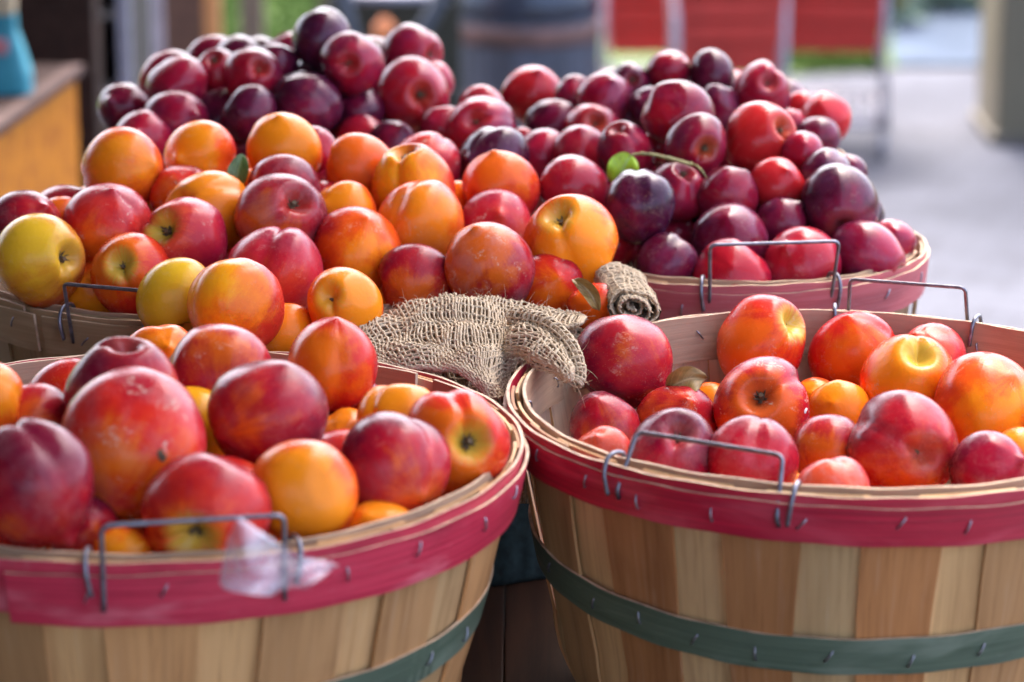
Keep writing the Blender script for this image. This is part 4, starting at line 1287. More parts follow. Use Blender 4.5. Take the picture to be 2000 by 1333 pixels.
def fz(idx_label):
    for i, f in enumerate(FR):
        if f[10].startswith(idx_label): return Vector(POS[i]), float(RAD[i])
pT, rT = fz('violet plum holding')
dT = (pT - CC).dot(CF)
tw = empty('plum_twig', at(1350, 322, dT - rT * .55), 'thin brownish green twig with one bright green leaf lying on the violet plum', 'twig')
tw0 = Vector(tw.location)
vs, fs = [], []
path = smooth_path([Vector((0, 0, 0)), at(1330, 316, dT - rT * .85) - tw0, at(1300, 308, dT - rT * 1.0) - tw0, at(1272, 302, dT - rT * 1.08) - tw0, at(1245, 301, dT - rT * 1.12) - tw0, at(1228, 306, dT - rT * 1.15) - tw0], 5)
tube(vs, fs, path, [.0017 - .0007 * i / (len(path) - 1) + .0006 * (i % 9 == 0) for i in range(len(path))], 7)
tube(vs, fs, smooth_path([Vector((0, 0, 0)), at(1362, 326, dT - rT * .8) - tw0, at(1376, 342, dT - rT * .95) - tw0, at(1386, 358, dT - rT * .95) - tw0], 5), [.0011] * 10 + [.0006] * 6, 6)
from_data('stalk', vs, fs, M_TWIG, tw)
lf = leaf('leaf_blade', [at(1232, 303, dT - rT * 1.16) - tw0, at(1222, 320, dT - rT * 1.20) - tw0, at(1212, 338, dT - rT * 1.16) - tw0, at(1198, 360, dT - rT * 1.0) - tw0], .0125, M_LEAF, None, None, fold=.3, wave=.12, wpow=.6)
lf.parent = tw

pL, rL = fz('coral nectarine sliver under')
dL = (pL - CC).dot(CF)
leaf('dark_leaf', [at(474, 302, dL - .030), at(468, 325, dL - .034), at(462, 350, dL - .036), at(458, 378, dL - .030)], .0082, M_LEAFDARK,
     'narrow dark green leaf standing between two orange nectarines', fold=.35)
pL, rL = fz('small red-orange nectarine under the curled')
dL = (pL - CC).dot(CF)
leaf('dry_leaf', [at(1120, 546, dL - .030), at(1136, 556, dL - .033), at(1152, 572, dL - .034), at(1162, 590, dL - .033), at(1168, 606, dL - .030)], .0055, M_LEAFDRY,
     'curled dry brown leaf on the small red-orange nectarine by the burlap', fold=.9, wave=.35)
pL, rL = fz('amber nectarine deep at the left')
leaf('dry_leaf', [at(1300, 762, 2.065), at(1325, 748, 2.06), at(1350, 740, 2.06), at(1378, 740, 2.065)], .0095, M_LEAFDRY,
     'shrivelled olive-brown leaf lying inside the half-empty basket against its staves', fold=.5, wave=.3)

def plastic_material():
    k = NT('cloudy_plastic')
    n = k.noise(k.coord(), 45, 4, .6)
    k.p.inputs['Base Color'].default_value = (.82, .80, .86, 1)
    k.p.inputs['Roughness'].default_value = .16
    k.l(k.step(n, .30, .75, .22, .48), k.p.inputs['Alpha'])
    k.bump(n, .12, .001)
    return k.m
M_FILM = plastic_material()
hp = (at(546, 1090, 1.60))
def film():
    rg = random.Random(3)
    dA = 1.598
    rows_ = [[(440, 1075), (452, 1040), (468, 1015), (470, 1012)], [(436, 1110), (470, 1080), (510, 1052), (520, 1046)], [(438, 1146), (490, 1112), (545, 1080), (556, 1070)],
             [(500, 1160), (530, 1130), (570, 1100), (592, 1082)], [(532, 1164), (560, 1140), (596, 1112), (620, 1094)], [(560, 1150), (600, 1138), (634, 1116), (650, 1098)], [(600, 1148), (628, 1130), (655, 1108), (668, 1102)]]
    R_ = [[at(x, y, dA - .004 + .010 * math.sin(i * 1.7 + j * 2.1) - .007 * (j == 1) + (0.006 if i == 2 else 0)) for j, (x, y) in enumerate(r)] for i, r in enumerate(rows_)]
    S = patch_fn(R_)
    vs, fs = [], []
    def lay(u0, u1, v0, v1, lift, nu=28, nv=28):
        b0 = len(vs)
        for i in range(nu + 1):
            for j in range(nv + 1):
                u, v = u0 + (u1 - u0) * i / nu, v0 + (v1 - v0) * j / nv
                p = S(u, v)
                fold = .0016 * abs(math.sin(9 * u + 4 * v)) + .0010 * abs(math.sin(17 * v - 6 * u))
                vs.append(p + mnoise.noise_vector(p * 40) * .0022 - CF * (fold + lift))
        for i in range(nu):
            for j in range(nv): fs.append((b0 + i * (nv + 1) + j, b0 + (i + 1) * (nv + 1) + j, b0 + (i + 1) * (nv + 1) + j + 1, b0 + i * (nv + 1) + j + 1))
    lay(0, 1, 0, 1, 0)                     # the sheet
    lay(.66, 1, .0, .62, .0015)            # the edge folded back along the top
    lay(.0, .26, .05, .5, .0015)           # the lower edge folded up
    lay(.0, 1, .55, .66, .0022)            # gathered where the wire pinches it
    o = from_data('plastic_scrap', vs, fs, M_FILM)
    tag(o, 'crumpled scrap of cloudy clear plastic caught on the pink rim by the wire handle', 'plastic scrap')
film()

# ------------------------------------------------------------------ table and what stands under the rims
def plank_material(name, a, b, rough=.5, scale=1.0, spec=.4):
    k = NT(name)
    co = k.coord()
    g = k.noise(k.mapping(co, (60 * scale, 3 * scale, 60 * scale)), 1, 5, .65, .5)
    g2 = k.noise(k.mapping(co, (7 * scale, 1 * scale, 7 * scale)), 1, 4, .6, .5)
    col = k.mix(k.step(g, .3, .7), a, b)
    col = k.mix(k.math('MULTIPLY', k.step(g2, .5, .75), .6), col, k.mix(1.0, col, (.5, .42, .36), 'MULTIPLY'))
    k.l(col, k.p.inputs['Base Color']); k.p.inputs['Roughness'].default_value = rough
    k.p.inputs['Specular IOR Level'].default_value = spec
    k.bump(g, .2, .001)
    return k.m
M_TABLE = plank_material('dark_table_wood', (.030, .013, .007), (.075, .032, .016), .45)
tb = empty('display_table', (-.08, 2.2, 0), 'dark brown plank table carrying all the fruit baskets', 'table')
bm = bmesh.new()
x0, x1 = -.62, .455
nb = 7
for k in range(nb):
    a = x0 + (x1 - x0) * k / nb; b = x0 + (x1 - x0) * (k + 1) / nb
    bx(bm, a + .0004 + .08, b - .0004 + .08, 1.42 - 2.2, 2.93 - 2.2, TABLE - .032, TABLE, .0015)
from_bm('table_top', bm, M_TABLE, tb)
for sx in (-.50, .50):
    for sy in (-.70, .66):
        bm = bmesh.new(); bx(bm, sx - .04, sx + .04, sy - .04, sy + .04, 0.004, TABLE - .033, .004); from_bm('leg', bm, M_TABLE, tb)
bm = bmesh.new()
bx(bm, -.455, .455, -.71, -.68, TABLE - .13, TABLE - .034, .002); bx(bm, -.455, .455, .64, .67, TABLE - .13, TABLE - .034, .002)
bx(bm, -.45, .53, -.66, .62, TABLE - .05, TABLE - .0335, .001)
from_bm('apron', bm, M_TABLE, tb)

M_TEAL = simple('teal_pulp', (.028, .055, .06), .85, var=.3, scale=120, bump=.3)
def carton(loc, s, h, label):
    """moulded pulp berry box: open, flared, with corner creases and a rolled rim"""
    vs, fs = [], []
    n = 64
    prof = [(.80, .0), (.82, .004), (.86, h * .12), (.92, h * .55), (1.0, h * .97), (1.04, h), (1.02, h + .002), (.97, h * .97), (.88, h * .5), (.80, .008)]
    for r, z in prof:
        for k in range(n):
            a = 2 * math.pi * k / n
            c, d = math.cos(a), math.sin(a)
            q = (abs(c) ** 6 + abs(d) ** 6) ** (-1 / 6)
            rib = 1 + .012 * math.cos(16 * a)
            vs.append(Vector((c * q * r * s * rib, d * q * r * s * rib, z)))
    for i in range(len(prof) - 1):
        for k in range(n): fs.append((i * n + k, i * n + (k + 1) % n, (i + 1) * n + (k + 1) % n, (i + 1) * n + k))
    fs.append(tuple(range(n))[::-1]); fs.append(tuple((len(prof) - 1) * n + k for k in range(n)))
    o = from_data('berry_carton', vs, fs, M_TEAL)
    o.location = loc; o.rotation_euler = (0, 0, .45)
    tag(o, label, 'carton')
cp = at_z(990, 1150, TABLE)
carton((cp.x, cp.y + .048, TABLE + .001), .047, .13, 'dark teal pulp carton standing on the table in the gap between the two front baskets')
# ------------------------------------------------------------------ ground, roof and the market behind
def pave_material():
    k = NT('pale_paving')
    co = k.coord()
    n1 = k.noise(co, .9, 5, .6); n2 = k.noise(co, 6, 5, .65); n3 = k.noise(co, 140, 3, .6)
    col = k.mix(k.step(n1, .38, .62), (.058, .062, .076), (.088, .093, .112))
    col = k.mix(k.math('MULTIPLY', k.step(n2, .50, .70), .6), col, (.042, .043, .052))
    col = k.mix(k.math('MULTIPLY', k.step(n3, .45, .7), .3), col, (.11, .11, .12))
    br = k.n('ShaderNodeTexBrick'); k.l(k.mapping(co, (1, 1, 1), (0, 0, .35)), br.inputs[0])
    br.inputs['Color1'].default_value = (1, 1, 1, 1); br.inputs['Color2'].default_value = (.9, .9, .9, 1); br.inputs['Mortar'].default_value = (.62, .6, .6, 1)
    br.inputs['Scale'].default_value = 3.0; br.inputs['Mortar Size'].default_value = .012
    col = k.mix(.8, col, br.outputs[0], 'MULTIPLY')
    k.l(col, k.p.inputs['Base Color']); k.p.inputs['Roughness'].default_value = .9; k.p.inputs['Specular IOR Level'].default_value = .08
    k.bump(n2, .2, .004)
    return k.m
def sheet(name, pts, m, sub=0):
    me = bpy.data.meshes.new(name); me.from_pydata([tuple(p) for p in pts], [], [tuple(range(len(pts)))]); me.update()
    o = link_mesh(name, me, m); tag(o, kind='structure'); return o
sheet('ground', [(-60, -40, -.008), (60, -40, -.008), (60, 90, -.008), (-60, 90, -.008)], simple('soil_ground', (.06, .08, .045), .95, spec=.05, var=.3, scale=2))
sheet('pavement', [(-9, -6, 0), (7, -6, 0), (7, 9.30, 0), (1.1, 9.12, 0), (.3, 8.75, 0), (-.30, 8.6, 0), (-9, 8.2, 0)], pave_material())

def grass_material(name, a, b):
    k = NT(name); co = k.coord()
    n1 = k.noise(co, 3, 4, .6); n2 = k.noise(co, 60, 3, .6)
    col = k.mix(k.step(k.math('ADD', k.math('MULTIPLY', n1, .5), k.math('MULTIPLY', n2, .5)), .35, .65), a, b)
    k.l(col, k.p.inputs['Base Color']); k.p.inputs['Roughness'].default_value = .8; k.p.inputs['Specular IOR Level'].default_value = .1
    return k.m
M_LAWN = grass_material('lawn_soil', (.035, .068, .016), (.06, .10, .026))
sheet('lawn', [(-30, 8.3, .006), (-.30, 8.58, .006), (.3, 8.73, .006), (1.1, 9.10, .006), (1.24, 9.14, .006), (1.34, 60, .006), (-30, 60, .006)], M_LAWN)
M_BLUEPATH = simple('blue_grey_path', (.055, .072, .10), .9, spec=.05, var=.2, scale=6)
sheet('path', [(1.18, 9.14, .010), (7, 9.28, .010), (7, 10.35, .010), (1.30, 10.30, .010)], M_BLUEPATH)
# grass blades over the visible lawn
def blades(name, regions, count, m, seed, h=(.03, .08)):
    rg = random.Random(seed); vs, fs = [], []
    for (xa, xb, ya, yb) in regions:
        for _ in range(count):
            x, y = rg.uniform(xa, xb), rg.uniform(ya, yb)
            hh = rg.uniform(*h); a = rg.uniform(0, 6.28); w_ = rg.uniform(.004, .008)
            lx, ly = rg.gauss(0, .025), rg.gauss(0, .025)
            b = len(vs)
            c, s_ = math.cos(a) * w_, math.sin(a) * w_
            vs += [(x - c, y - s_, .006), (x + c, y + s_, .006), (x + lx * .5 - c * .6, y + ly * .5 - s_ * .6, hh * .6), (x + lx * .5 + c * .6, y + ly * .5 + s_ * .6, hh * .6), (x + lx, y + ly, hh)]
            fs += [(b, b + 1, b + 3, b + 2), (b + 2, b + 3, b + 4)]
    o = from_data(name, vs, fs, m, None, False)
    return tag(o, 'short bright green grass of the lawn beyond the stall', None, None, 'stuff')
M_BLADE = grass_material('grass_blade', (.055, .10, .02), (.095, .155, .035))
blades('grass', [(-1.25, -.30, 8.65, 11.5), (.50, 1.12, 9.05, 10.6)], 5200, M_BLADE, 9)

# unseen pavilion roof, its edges set to let in light from right and back
M_ROOF = plank_material('roof_boards', (.16, .09, .05), (.24, .14, .08), .8)
rf_ = empty('shade_roof', (-1.0, 1.0, 2.8), 'unseen brown boarded roof shaped to shade the fruit stall', 'roof')
bm = bmesh.new()
for k in range(24):
    bx(bm, -3.2 + k * .194, -3.2 + k * .194 + .192, -3.5, 3.6, .0, .03)
from_bm('roof_boards', bm, M_ROOF, rf_)
bm = bmesh.new()
for yy in (-3.2, -1.6, 0, 1.6, 3.4):
    bx(bm, -3.2, 1.45, yy - .05, yy + .05, -.16, -.003)
from_bm('rafters', bm, M_ROOF, rf_)
wl = empty('light_block_wall', (-1.0, -2.5, 0), 'unseen dark boarded wall added to block light from the front of the fruit stall', 'wall')  # unseen wall added to hold back light from behind the camera
bm = bmesh.new()
for k in range(8): bx(bm, -3.2 + k * .29, -3.2 + k * .29 + .287, -.03, .0, .002, 2.78)
from_bm('boards', bm, M_ROOF, wl)
wl = empty('light_block_wall', (-4.2, 1.0, 0), 'unseen dark boarded wall added to block light on the inner side of the fruit stall', 'wall')  # unseen wall added to keep light out on the left
bm = bmesh.new()
for k in range(24): bx(bm, -.03, .0, -3.48 + k * .29, -3.48 + k * .29 + .287, .002, 2.78)
from_bm('boards', bm, M_ROOF, wl)

M_PILLAR = simple('taupe_paint', (.125, .108, .066), .6, var=.12, scale=5, stretch=(3, 3, .4))
pb = at_z(1943, 284, 0)
pl_ = empty('square_pillar', (pb.x + .17, pb.y + .17, 0), 'thick taupe square pillar at the right picture edge', 'pillar')
bm = bmesh.new(); bx(bm, -.17, .17, -.17, .17, .02, 3.4, .012); from_bm('shaft', bm, M_PILLAR, pl_)
bm = bmesh.new(); bx(bm, -.185, .185, -.185, .185, .001, .03, .004); from_bm('foot_plate', bm, simple('pillar_foot', (.09, .08, .06), .7), pl_)

# ---- left side
M_AMBER = plank_material('amber_plywood', (.28, .085, .008), (.48, .175, .012), .6, .35, .12)
M_DARKWOOD = plank_material('dark_timber', (.018, .010, .008), (.040, .022, .017), .8, 1.0, .1)
M_BROWNWOOD = plank_material('brown_board', (.075, .035, .022), (.13, .062, .038), .7)
M_ORANGEWOOD = plank_material('orange_batten', (.42, .17, .055), (.55, .25, .09), .6)
M_TAUPE = simple('weathered_post', (.17, .125, .085), .8, var=.25, scale=6, stretch=(6, 6, .6))

a0 = at_y(-60, 236, 4.10); a1 = at_y(148, 128, 4.72)
zt = .5 * (a0.z + a1.z)
ct = empty('wooden_counter', (a0.x, a0.y, 0), 'amber plywood counter with grey top edge at the left behind the baskets', 'counter')
ang = math.atan2(a1.y - a0.y, a1.x - a0.x); L = math.hypot(a1.x - a0.x, a1.y - a0.y)
ct.rotation_euler = (0, 0, ang)
bm = bmesh.new()
bx(bm, 0, L, 0, .018, .05, zt - .03, .002); bx(bm, 0, .018, .02, .10, .05, zt - .03, .002); bx(bm, L - .018, L, .02, .10, .05, zt - .03, .002)
from_bm('side_panel', bm, M_AMBER, ct)
bm = bmesh.new(); bx(bm, -.012, L + .012, -.012, .014, zt - .029, zt - .014, .003); from_bm('edge_strip', bm, simple('grey_edge', (.07, .045, .04), .8, spec=.1), ct)
bm = bmesh.new(); bx(bm, -.012, L + .012, .0145, .11, zt - .029, zt - .015, .003); from_bm('counter_top', bm, M_DARKWOOD, ct)
bm = bmesh.new(); bx(bm, .03, L - .03, .03, .09, .002, .049, .002); from_bm('plinth', bm, M_DARKWOOD, ct)

# turquoise bag on the counter
M_TURQ = simple('turquoise_paper', (.03, .25, .32), .5, var=.15, scale=14)
M_TAN = simple('tan_paper', (.46, .36, .22), .8, var=.25, scale=30)
bgp = a0.lerp(a1, .60) + Vector((-math.sin(ang), math.cos(ang), 0)) * .05
bag = empty('gift_bag', (bgp.x, bgp.y, zt - .0135), 'turquoise paper bag with tan folded top standing on the amber counter', 'bag')
vs, fs = [], []
prof = [(.042, .0), (.042, .03), (.031, .07), (.023, .095), (.023, .118)]
nn = 24
for r, z in prof:
    for k in range(nn):
        a = 2 * math.pi * k / nn
        q = (abs(math.cos(a)) ** 5 + abs(math.sin(a)) ** 5) ** (-1 / 5)
        vs.append(Vector((math.cos(a) * q * r * (1.0), math.sin(a) * q * r * .7, z)))
for i in range(len(prof) - 1):
    for k in range(nn): fs.append((i * nn + k, i * nn + (k + 1) % nn, (i + 1) * nn + (k + 1) % nn, (i + 1) * nn + k))
fs.append(tuple(range(nn))[::-1]); fs.append(tuple((len(prof) - 1) * nn + k for k in range(nn)))
from_data('bag_body', vs, fs, M_TURQ, bag, False)
bm = bmesh.new(); bx(bm, -.026, .022, -.02, .02, .119, .165, .008); from_bm('folded_top', bm, M_TAN, bag)
bm = bmesh.new(); bx(bm, -.030, .012, -.0305, -.024, .062, .085, .003); from_bm('bow', bm, simple('rose_ribbon', (.48, .16, .17), .6), bag)

def upright(name, px0, px1, y, z1, depth, m, label, cat, z0=.002):
    p0, p1 = at_y(px0, 200, y), at_y(px1, 200, y)
    o = empty(name, ((p0.x + p1.x) / 2, y, 0), label, cat)
    bm = bmesh.new(); w_ = (p1.x - p0.x) / 2
    bx(bm, -w_, w_, 0, depth, z0, z1, .004)
    return o, bm

o, bm = upright('timber_post', 138, 188, 4.95, 2.85, .09, M_DARKWOOD, 'dark brown timber post just right of the amber counter', 'post'); from_bm('shaft', bm, M_DARKWOOD, o)
o, bm = upright('timber_wall', -260, 150, 5.25, 2.6, .05, M_DARKWOOD, 'timber wall behind the amber counter, coloured dark for the shadow on it', 'wall'); from_bm('boards', bm, M_DARKWOOD, o)  # the wall's shadow is put into its dark colour
# shelf rack: pale metal uprights with dark shelves
M_PALEMETAL = simple('pale_metal', (.30, .30, .36), .45, .3, .1, 40)
p0 = at_y(178, 150, 5.5); p1 = at_y(246, 150, 5.5)
rk = empty('shelf_rack', (p0.x, 5.5, 0), 'grey metal shelf rack with dark shelves between the timber post and the white board', 'shelf')
W = p1.x - p0.x
for xx in (0, W):
    for yy in (0, .34):
        bm = bmesh.new(); bx(bm, xx - .011, xx + .011, yy - .011, yy + .011, .002, 1.9, .002); from_bm('upright', bm, M_PALEMETAL, rk)
for zz in (.08, .22, .36, .47, .58, .72, .9, 1.2):
    bm = bmesh.new(); bx(bm, .012, W - .012, -.008, .345, zz, zz + .014, .002); from_bm('shelf', bm, simple('shelf_board', (.13, .12, .11), .7), rk)
bm = bmesh.new(); bx(bm, -.010, -.004, .012, .328, .1, 1.9); bx(bm, W + .004, W + .010, .012, .328, .1, 1.9); bx(bm, .012, W - .012, .33, .34, .1, 1.9); from_bm('back_panel', bm, simple('black_panel', (.012, .010, .010), .8), rk)
for i, zz in enumerate((.234, .374, .484)):
    bm = bmesh.new(); bx(bm, .014, W - .014, .02, .2, zz + .001, zz + .07 + .015 * (i % 2), .006)
    o = from_bm('packed_box', bm, [simple('brown_card', (.14, .09, .055), .8), simple('grey_card', (.12, .12, .11), .8), simple('umber_card', (.10, .07, .05), .8)][i])
    o.location = (p0.x, 5.5, 0); tag(o, ['brown box on the lowest visible shelf of the metal rack', 'grey box on the middle shelf of the metal rack', 'umber box on the upper visible shelf of the metal rack'][i], 'box', 'boxes on the shelf rack')
o, bm = upright('white_board', 228, 268, 5.9, 2.2, .03, None, 'tall pale grey board standing left of the mauve board', 'board'); from_bm('board_face', bm, simple('pale_grey_paint', (.42, .42, .47), .6), o)
o, bm = upright('mauve_board', 269, 322, 6.0, 2.2, .03, None, 'tall mauve-grey board between the pale board and the brown one', 'board'); from_bm('board_face', bm, simple('mauve_paint', (.25, .215, .24), .6), o)
o, bm = upright('brown_board', 312, 402, 6.4, 2.4, .05, None, 'wide dark brown plank with an orange batten along its right edge', 'board'); from_bm('plank', bm, M_BROWNWOOD, o)
p0 = at_y(357, 200, 6.4); bb0, bb1 = at_y(402.5, 200, 6.4).x - p0.x, at_y(432, 200, 6.4).x - p0.x
bm = bmesh.new(); bx(bm, bb0, bb1, -.004, .05, .002, 2.4, .004); from_bm('batten', bm, M_ORANGEWOOD, o)
o, bm = upright('fence_post', 472, 516, 7.4, 1.6, .06, None, 'weathered taupe post in front of the lawn', 'post'); from_bm('shaft', bm, M_TAUPE, o)
o, bm = upright('olive_post', 622, 652, 7.6, 1.5, .05, None, 'thin olive post at the edge of the lawn', 'post'); from_bm('shaft', bm, simple('olive_wood', (.11, .11, .05), .8), o)

# dark folding stand with crossed legs, bottle and crate behind it
M_BLUEBLACK = simple('blue_black_metal', (.035, .042, .055), .45, .4, .15, 30)
M_OLIVEDARK = simple('dark_olive_canvas', (.026, .026, .016), .85, var=.3, scale=60)
cy = 6.3
fc = empty('folding_stand', (at_y(765, 100, cy).x, cy, 0), 'dark folding stand with slanting legs and olive canvas back, behind the tallest plum heap', 'stand')
ox = fc.location.x
for (xa, ya, xb, yb) in ((662, -40, 706, 160), (880, -40, 790, 130)):
    a, b = at_y(xa, ya, cy), at_y(xb, yb, cy)
    d = (b - a).normalized(); a2 = a - d * .25; t = (b.z - .005) / -d.z if d.z < 0 else 0; b2 = b + d * t
    vs, fs = [], []; tube(vs, fs, [a2 - Vector((ox, cy, 0)), b2 - Vector((ox, cy, 0))], .019, 10); from_data('leg', vs, fs, M_BLUEBLACK, fc)
a, b = at_y(650, -4, cy + .02), at_y(880, -4, cy + .02)
vs, fs = [], []; tube(vs, fs, [a - Vector((ox, cy, 0)), b - Vector((ox, cy, 0))], .012, 10); from_data('cross_bar', vs, fs, M_PALEMETAL, fc)
a, b = at_y(640, 0, cy + .3), at_y(900, 0, cy + .3)
bm = bmesh.new(); bx(bm, a.x - ox, b.x - ox, .3, .32, .10, a.z + .5, .004); from_bm('canvas_back', bm, M_OLIVEDARK, fc)
yb_ = 6.48
tb0 = at_y(752, 112, yb_)
cr_ = empty('dark_crate', (tb0.x, yb_, 0), 'dark wooden crate behind the folding stand, under the orange bottle', 'crate')
bm = bmesh.new()
for k in range(5): bx(bm, -.10, .10, -.07, -.058, .01 + k * (tb0.z - .02) / 5, .0 + (k + 1) * (tb0.z - .02) / 5 - .006, .002)
from_bm('slats', bm, M_DARKWOOD, cr_)
bm = bmesh.new(); bx(bm, -.104, .104, -.057, .07, .002, tb0.z - .016, .003); from_bm('crate_body', bm, M_DARKWOOD, cr_)
bm = bmesh.new(); bx(bm, -.108, .108, -.074, .074, tb0.z - .015, tb0.z, .003); from_bm('crate_lid', bm, M_DARKWOOD, cr_)
bt = empty('orange_bottle', (tb0.x, yb_, tb0.z + .001), 'small orange plastic bottle with pale base, behind the tallest plum heap', 'bottle')
def lathe(name, prof, m, parent, n=24):
    vs, fs = [], []
    for r, z in prof:
        for k in range(n): vs.append(Vector((math.cos(6.28318 * k / n) * r, math.sin(6.28318 * k / n) * r, z)))
    for i in range(len(prof) - 1):
        for k in range(n): fs.append((i * n + k, i * n + (k + 1) % n, (i + 1) * n + (k + 1) % n, (i + 1) * n + k))
    fs.append(tuple(range(n))[::-1]); fs.append(tuple((len(prof) - 1) * n + k for k in range(n)))
    return from_data(name, vs, fs, m, parent)
lathe('bottle_body', [(.022, .0205), (.025, .024), (.025, .060), (.022, .072), (.012, .080), (.011, .086)], simple('orange_plastic', (.62, .20, .06), .4), bt)
lathe('bottle_base', [(.020, 0), (.022, .003), (.022, .02)], simple('pale_plastic', (.45, .40, .38), .5), bt)

# barrel with a rusty hoop and a dark cover
by = 6.9
bc = at_y(1026, 120, by)
ba = empty('wooden_barrel', (bc.x, by + .2, 0), 'weathered blue-grey barrel with a rusty hoop and black lid behind the plums', 'barrel')
rb = (at_y(1178, 100, by).x - at_y(874, 100, by).x) / 2
zb = lambda py: at_y(1026, py, by).z
def barrel_staves():
    vs, fs = [], []
    n = 120; rows_ = 18; zt_ = zb(48)
    for j in range(rows_ + 1):
        z = zt_ * j / rows_; q = (z / zt_ - .72) / .72
        for k in range(n):
            a = 2 * math.pi * k / n
            r = rb * (1 - .10 * q * q) * (1 - .012 * (abs(math.sin(a * 10)) < .12))
            vs.append(Vector((math.cos(a) * r, math.sin(a) * r, z + .002)))
    for j in range(rows_):
        for k in range(n): fs.append((j * n + k, j * n + (k + 1) % n, (j + 1) * n + (k + 1) % n, (j + 1) * n + k))
    fs.append(tuple(range(n))[::-1]); fs.append(tuple(rows_ * n + k for k in range(n)))
    from_data('staves', vs, fs, simple('blue_grey_oak', (.045, .05, .07), .6, var=.35, scale=9, stretch=(6, 6, .5)), ba)
barrel_staves()
lathe('hoop', [(rb * 1.0, zb(98)), (rb * 1.016, zb(97)), (rb * 1.016, zb(62)), (rb * 1.0, zb(60))], simple('rusty_hoop', (.13, .07, .06), .65, .3, .5, 14), ba, 48)
lathe('lower_hoop', [(rb * .985, zb(225)), (rb * 1.004, zb(224)), (rb * 1.004, zb(196)), (rb * .985, zb(195))], simple('dull_hoop', (.09, .085, .09), .6, .3, .4, 14), ba, 48)
zt2 = zb(46)
lathe('lid', [(rb * 1.0, zt2), (rb * 1.02, zt2 + .004), (rb * .98, zt2 + .05), (rb * .86, zt2 + .09), (rb * .55, zt2 + .16), (rb * .2, zt2 + .19)], simple('black_blue_plastic', (.012, .018, .035), .28, 0, .3, 12, .25, spec=.6), ba, 40)

